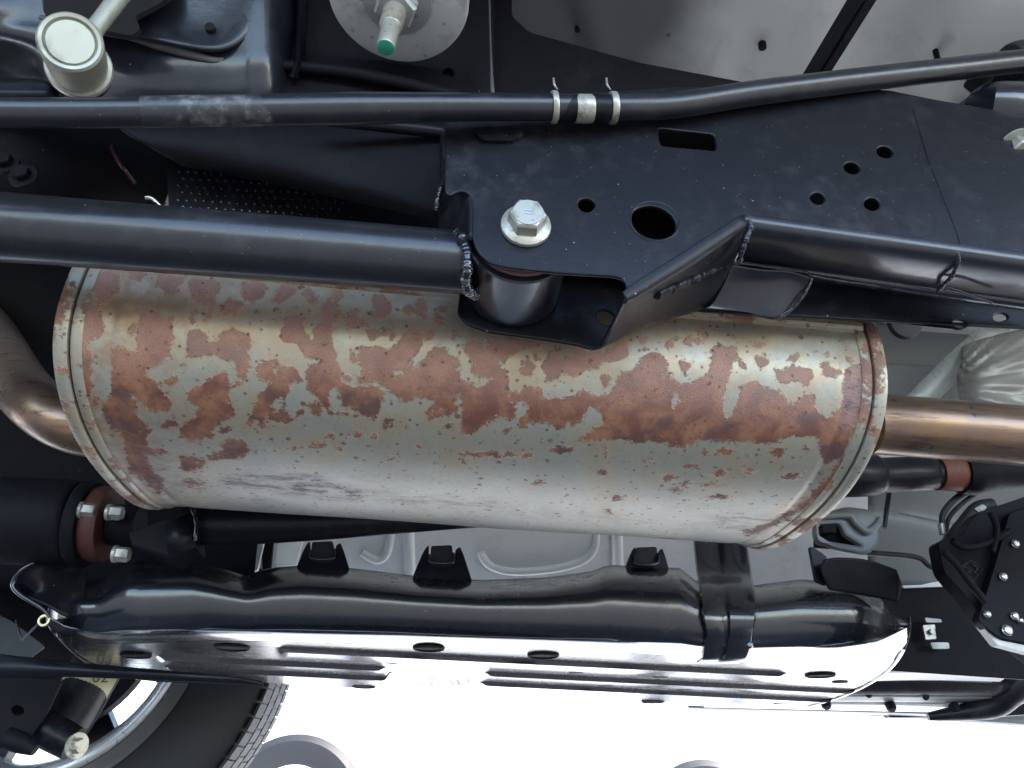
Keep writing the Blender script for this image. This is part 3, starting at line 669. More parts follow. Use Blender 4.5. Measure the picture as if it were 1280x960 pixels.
fin('rod', pxtube([(108,48,.366,26),(122,32,.366,22),(152,-8,.366,23),(190,-60,.366,24)], seg=32), M['aged'], dl)
# dark stud behind left
fin('bracket_lug', pxgrid([[(-40,106,.40),(20,106,.40),(60,108,.40),(76,122,.40)], [(-40,124,.40),(20,126,.40),(60,126,.40),(80,126,.41)]], nu=5, nv=3), M['black'], dl, solid=.01)

# ================================================================== top left panel, crossmember, spring seat
pn = thing('side_member', 'glossy black pressed side member with a round hole at the upper left', 'side member', tuple(P(200, 90, .46)))
def sst_(x, a, b): t_ = min(1, max(0, (x-a)/(b-a))); return t_*t_*(3-2*t_)
rows = []
for y, Yo in ((-60, .4165), (-20, .424), (20, .4316), (50, .4373), (75, .442), (95, .4475), (112, .453), (135, .463)):
    rows.append([(x, y+dy, Yo+dY) for x, dy, dY in ((-80, 0, .09*sst_(y, 30, 75)), (0, 0, .07*sst_(y, 40, 85)), (60, 3, .03*sst_(y, 60, 100)), (130, 5, .004), (200, 5, .003), (270, 5, .0), (320, 2, -.008), (345, 0, -.004), (368, 0, .02), (378, 0, .05))])
fin('pressed_sheet', pxgrid(rows, nu=6, nv=6), M['sheen'], pn, solid=.002)
pk = [(50,-60),(50,22),(70,30),(160,46),(200,55),(250,66),(285,68),(312,52),(326,25),(330,-10),(332,-60)]
# raised pocket
def inset(pl, cx, cy, k): return [(cx+(x-cx)*k, cy+(y-cy)*k) for x, y in pl]
yp_ = lambda y: .420+.00019*(y+20)
A_ = [P(x, y, yp_(y)+.001) for x, y in pk]; B_ = [P(x, y, yp_(y)-.006) for x, y in inset(pk, 190, -30, .97)]; D_ = [P(x, y, yp_(y)-.002) for x, y in inset(pk, 200, -30, .80)]; E_ = [P(x, y, yp_(y)-.001) for x, y in inset(pk, 190, -40, .55)]
bm = bmesh.new(); RR = [[bm.verts.new(p) for p in q] for q in (A_, B_, D_, E_)]
for A, B in zip(RR, RR[1:]):
    for i in range(len(A)-1): bm.faces.new((A[i], A[i+1], B[i+1], B[i]))
bm.faces.new(RR[-1])
bmesh.ops.recalc_face_normals(bm, faces=bm.faces)
fin('pressed_pocket', bm, M['sheen'], pn, sub=2, ang=180)
fin('recess_shade', pxslab(rnd([(54,-60),(54,17),(70,24),(164,45),(176,36),(168,20),(196,6),(220,-10),(226,-60)], 6), .4085, .004), M['hole'], pn)  # near-black plate over the pocket, standing in for shade inside the recess
pp = fin('drain_hole', lathe(P(262, 33, .4255), (0, 1, .1), [(-.0002, 0), (-.0002, .0036), (.003, .0036)], seg=32), M['hole'], pn)
fin('sealer_bead', pxtube([(50,22,0.4310,7),(80,30,0.4325,9),(130,42,0.4348,6),(163,49,0.4361,4),(200,58,0.4378,11),(245,70,0.4401,11),(272,76,0.4412,9),(292,72,0.4405,10),(312,58,0.4378,10),(326,35,0.4335,10),(331,5,0.4277,9),(334,-30,0.4211,9)], seg=12, sm=8), paint('sealer', (.10, .10, .10), .5, 0, .6, .01, .9), pn)
cm = thing('crossmember', 'black crossmember plate behind the round grey mount at the top', 'crossmember', tuple(P(480, 120, .45)))
yplate('web_plate', rnd([(330,-70),(618,-70),(618,128),(585,160),(340,130)], 5), [ell(560,91,7,7)], .455, .003, M['dull'], cm)
fin('web_back', pxslab([(540,70),(580,70),(580,110),(540,110)], .462, .003), M['hole'], cm)
fin('rib', pxgrid([[(372,-60,.452),(378,-60,.438),(386,-60,.452)], [(370,60,.452),(374,60,.438),(380,60,.452)], [(362,96,.452),(366,98,.442),(372,98,.452)]], nu=4, nv=5), M['black'], cm, solid=.002)
fin('edge_flange', pxgrid([[(609,-70,.43),(611,-70,.43)], [(612,60,.43),(614,60,.43)], [(613,120,.43),(618,120,.43)]], nu=2, nv=4), paint('scuffed_edge', (.07, .07, .075), .5, 0, .8, .05), cm, solid=.006)
fin('diagonal_rib', pxtube([(350,82,.448,14),(430,90,.447,16),(520,108,.447,16),(590,126,.447,14)], seg=16), M['dull'], cm)
fin('lower_tube', pxtube([(400,150,.44,14),(470,156,.44,16),(560,166,.44,16),(566,167,.44,15)], seg=20), M['galv'] if 0 else M['black'], cm)
yplate('upper_member', rnd([(600,-70),(640,-70),(640,20),(662,40),(800,78),(950,106),(1130,128),(1130,170),(600,170)], 6), [], .468, .003, M['dull'], cm)
# spring / damper mount
c = PZ(497, 0, .50); ax = Vector((-.02, -.12, -1)).normalized(); r = pr(c, 176)
mt = thing('damper_mount', 'round grey metal mounting cup with a threaded stud pointing down', 'damper mount', tuple(c))
ds = fin('cup', lathe(c, ax, [(-.02, r*1.0), (-.004, r*1.01), (-.001, r*.99), (0, r*.95), (.0006, r*.5), (.001, 0)], seg=96), metal('pale_cup', (.56,.58,.56), .5, (.2,.21,.2), .7, 30, .15), mt)
fin('washer', lathe(c, ax, [(.0008, 0), (.0010, r*.50), (.0030, r*.49), (.0036, r*.44), (.0045, 0)], seg=64), M['galv'], mt)
fin('hex_nut', add_hex(bmesh.new(), c+ax*.003, ax, r*.31, .012, rot=.2), M['galv'], mt, ang=25)
pr0 = [(0.010, r*.165), (.020, r*.165)]
for k in range(12): pr0 += [(.0205+k*.0011, r*.165), (.0210+k*.0011, r*.150)]
pr0 += [(.0345, r*.14), (.035, r*.128), (.056, r*.125), (.0575, r*.11)]
st = fin('threaded_stud', lathe(c, ax, pr0+[(.0576, 0)], seg=32), M['zinc'], mt, ang=30)
fin('green_tip', lathe(c+ax*.0577, ax, [(-.0002, r*.118), (.0004, r*.10), (.0006, 0)], seg=24), M['green'], st)

# ================================================================== things above right: straps on the floor pan
zp = .618
def pan_strap(name, a, b, wd, th, mat, label, cat, z=zp):
    p0, p1 = PZ(*a, z), PZ(*b, z); d = (p1-p0); L = d.length; d.normalize(); s = Vector((-d.y, d.x, 0))*wd/2
    bm = bmesh.new()
    prof = [(-1, 0), (-.8, -th), (-.15, -th), (0, -th*.7), (.15, -th), (.8, -th), (1, 0)]
    A = [bm.verts.new(p0+s*k+Vector((0, 0, h))) for k, h in prof]; B = [bm.verts.new(p1+s*k+Vector((0, 0, h))) for k, h in prof]
    for i in range(len(A)-1): bm.faces.new((A[i], B[i], B[i+1], A[i+1]))
    bm.faces.new(A); bm.faces.new(B[::-1]); bm.faces.new((A[0], A[-1], B[-1], B[0])); bmesh.ops.recalc_face_normals(bm, faces=bm.faces)
    return tag(fin(name, bm, mat, smooth=True, ang=50), label, cat)
pan_strap('stiffener_strap', (1008,110), (1100,-40), .022, .008, M['black'], 'dark stiffening strap slanting across the grey floor above the bar', 'strap')
bm = pxgrid([[(1070,130,.62),(1200,-10,.55),(1240,-50,.52)], [(1140,150,.60),(1240,60,.52),(1330,-30,.48)], [(1210,170,.56),(1300,110,.49),(1400,20,.46)]], nu=10, nv=10)
tag(fin('wheel_arch_liner', bm, M['undercoat'], solid=.002), 'rough grey undercoated panel in the top right corner', 'liner')

# ================================================================== dimpled heat shield, upper left
hs = thing('dimpled_shield', 'dark dimpled metal heat shield between the bars on the left', 'heat shield', tuple(P(300, 240, .52)))
sh = pxslab(rnd([(207,185),(330,190),(560,255),(600,300),(212,280)], 4), .52, .0015)
fin('sheet', sh, M['dull'], hs)
bm = bmesh.new(); k = 0
for j in range(10):
    for i in range(30):
        x = 224+i*10.5+(j % 2)*5.2+random.uniform(-.8, .8); y = 196+j*9+i*.6+random.uniform(-.7, .7)
        if y < 190+(x-215)*.02 or x > 440: continue
        add_lathe(bm, P(x, y, .520), (0, -1, 0), [(-.0002, .0019), (.0012, .0012), (.0017, 0)], seg=8)
o = fin('dimples', bm, M['blackgloss'], hs); o['kind'] = 'stuff'
# dark housing left of it
ax_ = thing('rear_axle_housing', 'dark axle housing in shadow between the two bars at far left', 'axle housing', tuple(P(60, 260, .6)))
fin('casing', pxtube([(-200,250,.62,140),(-60,240,.62,150),(60,215,.62,150),(150,215,.64,120),(205,230,.66,90)], seg=40), M['dull'], ax_)
for q in ((30, 222), (8, 205)):
    c = P(*q, .545); fin('cover_bolt', add_hex(add_lathe(bmesh.new(), c, NB, [(0, 0.0), (0, .011), (.003, .011), (.003, 0)], seg=24), c+NB*.003, NB, .007, .006), M['dull'], ax_, ang=25)
tag(fin('brake_hose', pxtube([(139,183,.56,5),(147,200,.552,6),(156,212,.555,5),(168,228,.60,5)], seg=14), paint('dark_red_rubber', (.06, .008, .01), .4, .2, .1, .005)), 'short dark red hose hanging between the bars at left', 'hose')
tag(fin('bent_wire', pxtube([(182,247,.52,6),(190,248,.52,5),(198,254,.52,3),(210,266,.52,3)], seg=10), M['steel']), 'tiny bright wire end beside the dimpled shield', 'wire')

# inner wheel arch behind everything left
bm = pxgrid([[(-260,60,1.0),(-60,40,.98),(150,60,.98),(310,120,1.02)], [(-260,300,1.05),(-60,300,1.0),(150,320,1.0),(330,330,1.05)], [(-260,560,1.12),(-60,560,1.08),(150,580,1.08),(330,560,1.12)], [(-260,735,1.16),(-60,735,1.15),(150,735,1.15),(318,720,1.18)]], nu=6, nv=6)
tag(fin('inner_wheel_arch', bm, M['dull'], solid=.003), 'unlit black inner wheel arch behind the muffler at left', 'wheel arch')

# ================================================================== silver floor side behind the tank
bk = thing('body_side_floor', 'light silver body floor panel seen between muffler and fuel tank', 'body panel', tuple(P(640, 740, 1.25)))
fin('panel', pxgrid([[(300,600,1.200),(500,600,1.200),(700,600,1.200),(900,600,1.200),(1120,600,1.200),(1290,600,1.200)], [(300,680,1.299),(500,680,1.299),(700,680,1.299),(900,680,1.299),(1120,680,1.299),(1290,680,1.299)],
     [(300,745,1.380),(500,745,1.380),(700,745,1.380),(900,745,1.380),(1120,745,1.380),(1290,745,1.380)]], nu=4, nv=5), M['silver'], bk, solid=.002)
fin('pressed_arc', pxtube([(600,690,1.310,10),(612,706,1.330,11),(640,714,1.340,11),(690,711,1.336,11),(725,702,1.325,11),(742,688,1.307,10),(746,668,1.282,8),(746,640,1.248,8)], seg=14), M['silver'], bk)
fin('pressed_arc', pxtube([(452,690,1.310,10),(470,700,1.322,11),(482,694,1.315,10),(488,675,1.291,10),(489,650,1.260,8)], seg=14), M['silver'], bk)
for x in (510, 770):
    fin('vertical_rib', pxtube([(x,600,1.20,14),(x+1,660,1.273,14),(x+3,725,1.354,14)], seg=16), M['silver'], bk)
fin('dark_slot', pxslab([(326,672),(342,672),(338,710),(328,712)], 1.22, .01), M['dull'], bk)
for pl in ([(313,676),(331,672),(322,712),(308,716)], [(347,672),(380,668),(370,706),(343,706)]):
    fin('step_tab', pxslab(pl, 1.20, .01), M['silver'], bk, bev=.001)

# ================================================================== tank protector
pA, pB = P(200, 804, .905), P(1000, 823, .895)
KT = (pB.z-pA.z)/(pB.x-pA.x)
TN = Vector((-KT, 0, 1)).normalized(); TO = P(640, 808, .90)
def PT(x, y, dz=0.):            # a point on the guard's underside plane
    return onplane(x, y, TO, TN)+Vector((0, 0, dz))
tk = thing('tank_protector', 'long glossy black tank guard with drain holes along its underside', 'tank guard', tuple(P(600, 800, 1.0)))
def interp(x, tab): return float(np.interp(x, [a for a, b in tab], [b for a, b in tab]))
TOP = [(60,752),(75,742),(100,736),(126,732),(146,712),(165,704),(240,702),(310,722),(340,712),(380,708),(440,712),(520,722),(600,727),(680,724),(740,716),(760,708),(800,710),(850,712),(870,728),(940,734),(1000,726),(1060,730),(1100,742),(1134,772)]
CORN = [(60,778),(80,790),(120,800),(180,800),(260,796),(320,797),(400,799),(500,801),(640,806),(760,810),(850,816),(900,822),(980,820),(1050,816),(1100,808),(1134,792)]
FAR = [(62,784),(75,802),(90,816),(110,830),(140,842),(180,850),(340,858),(455,864),(640,873),(816,881),(1000,886),(1040,876),(1080,859),(1110,840),(1134,806)]
def sst(x, a, b): t_ = min(1, max(0, (x-a)/(b-a))); return t_*t_*(3-2*t_)
NC = 120
def colx(i): s_ = i/(NC-1); return 62+1072*(.6*s_+.4*(.5-.5*math.cos(math.pi*s_)))
def rec(x):                       # how far the ends curve away
    return .05*math.exp(-((x-62)/20)**2)+.085*math.exp(-((1134-x)/32)**2)+.020*(1-sst(x, 112, 166))
rows = []
for f, dy, Y, k in ((0, -2, .925, .9), (0, 2, .916, .95), (.07, 2, .892, 1), (.18, 2, .872, 1), (.32, 0, .8635, 1), (.55, 0, .8645, 1), (.75, 0, .870, .95), (.88, 0, .878, .8)):
    rows.append([P(colx(i), (1-f)*interp(colx(i), TOP)+f*interp(colx(i), CORN)+dy, Y+rec(colx(i))*k) for i in range(NC)])
for dy, dz in ((-3, .0040), (1, .0013), (5, .0)):
    rows.append([PT(colx(i), interp(colx(i), CORN)+dy, dz) for i in range(NC)])
fin('front_shell', grid(rows, nu=1, nv=6), M['blackgloss'], tk, ang=80)
# underside: pressed beads (each with its near wall turned to the camera side) and a round recess
BEADS = [(824, [(346, 985)]), (842, [(196, 484), (604, 1085)]), (854.5, [(205, 490), (598, 1070)])]
bm = bmesh.new(); NXU = 260; V = []; SEG = (10, 12, 9, 14)
for i in range(NXU):
    x = 66+(1133-66)*i/(NXU-1); y0 = interp(x, CORN)+4.5; y1 = max(interp(x, FAR), y0+3)
    yb = [min(max(b_+.05*(x-640), y0+.4*(k+1)), y1-.4*(3-k)) for k, (b_, _) in enumerate(BEADS)]
    stops = [y0]+yb+[y1]; col = []
    for k in range(4):
        a_, b_ = stops[k], stops[k+1]
        env = 0. if k == 0 else max(sst(x, p_, p_+12)*(1-sst(x, q_-12, q_)) for p_, q_ in BEADS[k-1][1])
        if k and abs(yb[k-1]-(BEADS[k-1][0]+.05*(x-640))) > .01: env = 0.
        for j in range(SEG[k]+1):
            f = j/SEG[k]; y = a_+(b_-a_)*f
            dz = -.0050*env*max(0, 1-f*1.25)
            dz += .0065*(1-sst(math.hypot((x-541)/60, (y-845)/13.5), .93, 1.0))*(1 if env < .01 or k < 2 else 1)
            dz += .004*(1-sst(y1-y, 0, 4))
            if k and j == 0: col.append(PT(x, y, dz+.0050*env))      # top of the bead's near wall
            col.append(PT(x, y, dz))
    V.append([bm.verts.new(p) for p in col])
NYU = len(V[0])
for i in range(NXU-1):
    for j in range(NYU-1): bm.faces.new((V[i][j], V[i][j+1], V[i+1][j+1], V[i+1][j]))
bmesh.ops.recalc_face_normals(bm, faces=bm.faces)
fin('underside', bm, M['blackgloss'], tk, ang=50)
ed_ = [(64,748,None),(60,768,None)]
fin('turned_rim', tube([P(72,742,.905), P(62,760,.90), P(60,776,.905)]+[PT(x, interp(x, FAR)+.5, .001) for x in (68,80,96,120,150,185,240,300)], .0016, seg=10, sm=4), M['blackgloss'], tk)
fin('turned_rim', tube([P(1136,770,.95), P(1137,784,.95)]+[PT(x, interp(x, FAR)+.5, .001) for x in (1130,1112,1085,1050,1010)], .0018, seg=10, sm=4), M['blackgloss'], tk)
# drain holes: rim plus dark bore
def drain(x, y, w_, h_, big=True):
    c = PT(x, y, -.0004); r = pr(c, w_)
    prof = [(-.0005, r*1.0), (.001, r*1.0), (.0012, 0)] if not big else [(0, r*1.12), (.0022, r*1.06), (.0026, r*.98), (.0010, r*.94), (.0006, 0)]
    o = fin('drain_hole', lathe(c, -TN, prof, seg=32), M['hole'], tk)
    return o
for x, y, w_ in ((290,808,40),(536,809,36),(679,818,36),(1025,843,34),(980,877,26),(816,876,26),(455,857,26),(170,818,34)): drain(x, y, w_, 14)
for x, y in ((375,820),(490,827),(336,833),(446,839),(720,839),(825,845),(656,850),(757,856),(948,849),(960,861),(855,861),(611,832),(1050,852)): drain(x, y, 19, 5, False)
#
# hook tabs with square clips
for x, y, w_ in ((403,690,70), (552,695,72), (808,697,62)):
    Y = .922
    hk = fin('mounting_tab', pxslab(rnd([(x-w_*.55,y+34),(x-w_*.34,y-2),(x-w_*.28,y-10),(x-w_*.22,y-14),(x-w_*.22,y+8),(x+w_*.22,y+10),(x+w_*.24,y-8),(x+w_*.32,y-12),(x+w_*.38,y-2),(x+w_*.55,y+36)], 3), Y, .012), M['blackgloss'], tk, bev=.0012)
    fin('clip', pxslab(rnd([(x-13,y-13),(x+13,y-14),(x+15,y+8),(x-15,y+8)], 3), Y+.003, .02), M['rubber'], hk, bev=.001)
    fin('clip_lip', pxtube([(x-15,y-2,Y-.001,3),(x-14,y+7,Y-.002,4),(x,y+9,Y-.003,5),(x+14,y+7,Y-.002,4),(x+15,y-4,Y-.001,3)], seg=10), M['blackgloss'], hk)
# left rounded end
# right bracket box on top of guard
fin('corner_plate', pxgrid([[(1030,700,.865),(1048,697,.865),(1085,700,.865),(1120,712,.868)],[(1026,715,.870),(1050,716,.872),(1090,722,.872),(1126,732,.874)],[(1036,737,.880),(1060,741,.882),(1095,747,.882),(1122,752,.882)]], nu=6, nv=5), M['black'], tk, solid=.003)
fin('corner_ear', pxslab(rnd([(1012,682),(1020,686),(1034,696),(1034,732),(1020,726)], 4), .88, .006), M['black'], tk, bev=.001)
# guard strap
sp2 = thing('tank_strap', 'black steel strap wrapping vertically over the tank guard', 'strap', tuple(P(905, 830, .86)))
srows = []
for (xa, xb, y, Y) in ((868,932,676,.93),(872,938,715,.915),(876,942,738,.876),(879,944,765,.858),(884,940,790,.862),(880,938,806,.875),(878,932,822,.888),(872,922,828,.905)):
    rowp = []
    for k, dy in ((0, 0), (.02, -.004), (.30, -.004), (.36, -.0005), (.46, -.0005), (.52, -.004), (.97, -.004), (1, 0)): rowp.append((xa+(xb-xa)*k, y, Y+dy))
    srows.append(rowp)
fin('strap', pxgrid(srows, nu=1, nv=6), M['blackgloss'], sp2, solid=.003, ang=50)
fin('rivet', lathe(P(937, 806, .862), NB, [(0, 0), (0, .004), (.002, .003), (.0025, 0)], seg=16), M['blackgloss'], sp2)

# ================================================================== left: prop shaft coupling, beam, arms
pc = thing('shaft_coupling', 'dark shaft coupling with rust red flange and silver bolts at left', 'shaft coupling', tuple(P(100, 690, .82)))
fin('casing', pxtube([(-160,648,.86,110),(-20,650,.86,108),(70,652,.86,106),(96,653,.86,98),(100,653,.86,60)], seg=48, sm=3), M['dull'], pc)
def xdisc(x0, x1, y, Y, w_, mat, name):
    p0 = P(x0, y, Y); p1 = P(x1, y, Y); d = Vector((1, 0, 0)); L = abs(p1.x-p0.x); r = pr(p0, w_)
    return fin(name, lathe(p0, d, [(0, 0), (0, r*.97), (L*.2, r), (L*.8, r), (L, r*.97), (L, 0)], seg=64), mat, pc)
xdisc(100, 116, 654, .86, 108, M['dull'], 'companion_flange')
xdisc(117, 138, 654, .86, 94, M['rustring'], 'rusty_flange')
xdisc(141, 175, 656, .86, 52, M['dull'], 'yoke')
for x, y in ((108, 638), (142, 641), (150, 693)):
    c = P(x, y, .822); fin('flange_bolt', add_hex(add_lathe(bmesh.new(), c-Vector((.006, 0, 0)), (1, 0, 0), [(0, .0), (0, .0085), (.003, .0085), (.003, 0)], seg=24), c-Vector((.003, 0, 0)), (1, 0, 0), .0075, .012), M['zinc'], pc, ang=25)
bt = thing('torsion_beam', 'black box ended bar lying under the muffler above the guard', 'cross bar', tuple(P(300, 690, .8)))
fin('box_end', pxslab([(160,665),(205,648),(240,645),(243,683),(212,697),(165,682)], .80, .05), M['dull'], bt, bev=.002, ang=25)
fin('box_face', pxgrid([[(205,654,.798),(240,640,.80)],[(211,697,.80),(244,684,.802)]], nu=1, nv=1), M['black'], bt, solid=.002)
fin('bar', pxtube([(230,654,.83,54),(300,654,.83,54),(400,652,.83,46),(500,648,.83,38),(600,644,.83,30),(720,640,.83,26)], seg=32), M['black'], bt)
weld('weld_bead', [(240,634,.80),(245,655,.798),(244,676,.80)], bt, 6, M['blackgloss'], k=5)
ga = thing('guard_hook_arm', 'curved black sheet hook to the left of the tank guard', 'bracket', tuple(P(60, 790, .85)))
fin('hook_sheet', pxgrid([[(100,690,.90),(60,698,.87),(28,712,.86),(16,728,.87)], [(104,700,.905),(66,706,.88),(40,718,.868),(30,730,.872)], [(108,716,.91),(80,722,.895),(56,734,.88),(44,742,.88)],
     [(104,770,.91),(86,772,.89),(60,758,.875),(34,746,.872)]], nu=6, nv=6), M['black'], ga, solid=.002)
fin('rim_edge', pxtube([(104,690,.885,3),(60,697,.865,4),(30,710,.857,5),(17,728,.862,7),(24,742,.862,6),(52,760,.862,5),(62,772,.864,3)], seg=12), M['blackgloss'], ga)
fin('lower_link', pxgrid([[(-60,812,.97),(0,818,.95),(60,826,.95),(120,832,.955)], [(-60,832,.955),(20,834,.945),(120,838,.945),(300,848,.955)], [(-60,848,.96),(20,846,.95),(120,846,.95),(330,855,.96)]], nu=6, nv=5), M['black'], ga, solid=.003)
fin('side_gusset', pxslab(rnd([(-20,760),(14,776),(56,808),(24,832),(-20,846)], 4), .985, .004), M['black'], ga)
fin('cable_tie', pxtube([(20,775,.93,3),(27,800,.925,3),(52,776,.93,3)], seg=8, sm=1), M['blacksatin'], ga)
fin('grommet', lathe(P(56, 776, .90), NB, [(0, .004), (0, .0065), (.003, .006), (.003, .004)], seg=20, closed=True), metal('brass_grommet', (.5, .42, .25), .35), ga)

# ================================================================== wheel, far side
WY = 1.34
wc = P(52, 775, WY)
wh = thing('road_wheel', 'alloy wheel and black tyre seen from inside at the lower left', 'wheel', tuple(wc))
RTy = pr(wc, 596); RRi = pr(wc, 366)
YA = Vector((0, 1, 0))
ty = fin('tyre', lathe(wc, YA, [(.012, RRi*.99), (.0, RRi*1.02), (-.006, RRi*1.10), (-.010, RRi*1.3), (-.004, RTy*.90), (.008, RTy*.955), (.022, RTy*.985), (.05, RTy*.995), (.15, RTy*.995), (.178, RTy*.985), (.195, RTy*.93), (.205, RRi*1.3), (.195, RRi*1.03), (.19, RRi*.99)], seg=140), M['tyre'], wh, ang=60)
bm = bmesh.new(); nb = 105
for k in range(nb):
    a0 = 2*math.pi*k/nb
    for (y0, y1, sk) in ((.010, .042, .0), (.050, .088, .4), (.096, .134, .1), (.142, .184, .6)):
        a = a0+sk*2*math.pi/nb; da = 2*math.pi/nb*.44; v = []
        for (aa_, yy_, rr_) in ((a-da, y0, .985 if y0 < .02 else .994), (a+da, y0, .985 if y0 < .02 else .994), (a+da*1.15, y1, .994 if y1 < .18 else .985), (a-da*.85, y1, .994 if y1 < .18 else .985)):
            for h in (0, .0045):
                rr = RTy*rr_-.002+h; v.append(bm.verts.new(wc+Vector((math.cos(aa_)*rr, yy_, math.sin(aa_)*rr))))
        for f in ((0, 2, 4, 6), (7, 5, 3, 1), (0, 1, 3, 2), (2, 3, 5, 4), (4, 5, 7, 6), (6, 7, 1, 0)): bm.faces.new([v[i] for i in f])
bmesh.ops.recalc_face_normals(bm, faces=bm.faces)
o = fin('tread_blocks', bm, M['tyre'], ty, smooth=False); o['kind'] = 'stuff'
fin('sidewall_ring', lathe(wc, YA, [(-.0045, RRi*1.03), (-.0075, RRi*1.09), (-.0085, RRi*1.10), (-.009, RRi*1.13)], seg=120), paint('grey_sidewall', (.10, .10, .10), .5, 0, .5, .0), ty)
rim = fin('rim', lathe(wc, YA, [(.0, RRi*1.02), (-.004, RRi*1.0), (-.003, RRi*.955), (.004, RRi*.93), (.02, RRi*.90), (.06, RRi*.88), (.12, RRi*.87), (.175, RRi*.90), (.185, RRi*.99)], seg=120), M['rim'], wh, ang=60)
for k in range(7):
    a = math.radians(-90+26+k*360/7); e1 = Vector((math.cos(a), 0, math.sin(a))); e2 = Vector((-math.sin(a), 0, math.cos(a)))
    bm = bmesh.new(); pl = [wc+Vector((0, .13, 0))+e1*(RRi*r_)+e2*(w_*RRi) for r_, w_ in ((.15, -.09), (.5, -.10), (.9, -.17), (.9, .17), (.5, .10), (.15, .09))]
    add_prism(bm, pl, Vector((0, .035, 0))); fin('spoke', bm, M['black'], rim, smooth=False, bev=.003)
# brake drum / damper in front of the wheel
br = thing('brake_backing_plate', 'dark brake backing plate filling the middle of the wheel', 'brake', tuple(wc+Vector((0, -.0, 0))))
fin('plate', lathe(wc, YA, [(.03, 0), (.03, RRi*.5), (.045, RRi*.68), (.05, RRi*.72), (.075, RRi*.72), (.09, RRi*.6), (.09, 0)], seg=80), M['dull'], br)
dp = thing('shock_absorber', 'black shock absorber with a pale yellowish label hanging before the wheel', 'shock absorber', tuple(P(60, 930, 1.15)))
dt = fin('body', pxtube([(140,800,1.20,62),(112,850,1.19,62),(90,890,1.18,62),(72,916,1.17,60),(66,924,1.17,50)], seg=40, sm=3), M['black'], dp)
pL0, pL1 = P(128, 850, 1.175), P(118, 866, 1.172)
def wrap(p_, d_, r_, a0, a1, h, n=14, tilt=0.0):
    d_ = d_.normalized(); toc = (CAM-p_); toc = (toc-d_*toc.dot(d_)).normalized(); sd2 = d_.cross(toc)
    bm = bmesh.new(); A = []; B = []
    for k in range(n+1):
        a = math.radians(a0+(a1-a0)*k/n); q_ = (toc*math.cos(a)+sd2*math.sin(a))*r_
        A.append(bm.verts.new(p_+q_)); B.append(bm.verts.new(p_+q_+d_*h))
    for k in range(n): bm.faces.new((A[k], A[k+1], B[k+1], B[k]))
    return bm
pa, pb = P(128, 822, 1.19), P(113, 849, 1.19); dv = (pb-pa)
lb = fin('paper_label', wrap(P(119, 838, 1.19), dv, pr(pa, 62)+.0006, -62, 66, .040), M['label'], dt, solid=.0003)
txt = bpy.data.curves.new('t', 'FONT'); txt.body = '02'; txt.size = .02; txt.extrude = .0002
to = bpy.data.objects.new('t', txt); C.objects.link(to); tm = bpy.data.meshes.new_from_object(to.evaluated_get(bpy.context.evaluated_depsgraph_get())); bpy.data.objects.remove(to)
pc_ = P(114, 853, 1.15); Mx = Matrix.Identity(4)
zz = (CAM-pc_).normalized(); xx_ = (P(130, 853, 1.15)-pc_).normalized(); yy_ = zz.cross(xx_).normalized(); xx_ = yy_.cross(zz)
for i in range(3): Mx[i][0] = xx_[i]; Mx[i][1] = yy_[i]; Mx[i][2] = zz[i]; Mx[i][3] = pc_[i]
tm.transform(Mx); tm.materials.clear(); fin('label_number', tm, M['ink'], dt, smooth=False)
fin('lower_eye', pxtube([(44,905,1.15,40),(60,912,1.15,44),(92,930,1.15,40)], seg=32, sm=2), M['black'], dp)
c = P(95, 932, 1.12); ax = (CAM-c).normalized()
fin('washer', lathe(c, ax+Vector((1.1,0,0)), [(0, .0), (0, .015), (.003, .015), (.004, .0)], seg=40), M['zinc'], dp)
fin('nut', add_hex(bmesh.new(), c+ax*.004, ax+Vector((1.1,0,0)), .009, .010), M['zinc'], dp, ang=25)
kb = thing('axle_bracket', 'dark drilled steel bracket at the bottom left corner', 'bracket', tuple(P(20, 900, 1.1)))
yplate('side_plate', rnd([(-60,850),(20,846),(78,850),(60,890),(34,928),(8,932),(-60,905)], 6), [ell(22,888,8,6,10)], 1.12, .004, M['dull'], kb)
fin('back_web', pxslab([(-60,846),(70,846),(50,900),(20,925),(-60,900)], 1.15, .003), M['hole'], kb)
fin('foot', pxtube([(8,922,1.1,26),(30,930,1.1,24),(44,938,1.1,14)], seg=20, sm=3), M['dull'], kb)

# ================================================================== right side: brace, heat shield, shaft, hoses
tag(fin('diagonal_brace', pxgrid([[(1225,408,.84),(1262,412,.84)],[(1180,448,.85),(1212,462,.85)],[(1128,500,.86),(1168,504,.86)]], nu=2, nv=4), M['galv'], solid=.006), 'flat grey brace slanting down behind the rail at right', 'brace')
rows = []
for j in range(26):
    r = []
    for i in range(60):
        u, v = i/59, j/25
        x = 1196+130*u; y = 440+75*v-10*u
        k_ = (v-.55)/(.25+u); cr = .0035*math.sin(k_*16+2*math.sin(u*4))*(.4+.6*math.sin(u*5+v*3)**2)+.0015*math.sin(k_*37+u*6)+.003*math.sin(u*7+v*4)
        edge = .03*(1-u)**6+.02*(1-v)**6
        r.append(P(x+ (14*(v-.5)**2*4 if u < .05 else 0), y-28*(u**.5)*(1-v), .80+edge+cr))
    rows.append(r)
tag(fin('crinkled_heat_shield', grid(rows, nu=1, nv=1), M['alu'], solid=.0006, ang=180), 'crinkled aluminium heat shield above the brown exhaust pipe', 'heat shield')
fp = thing('floor_step', 'grey folded floor step between muffler end and brace', 'body panel', tuple(P(1150, 480, .95)))
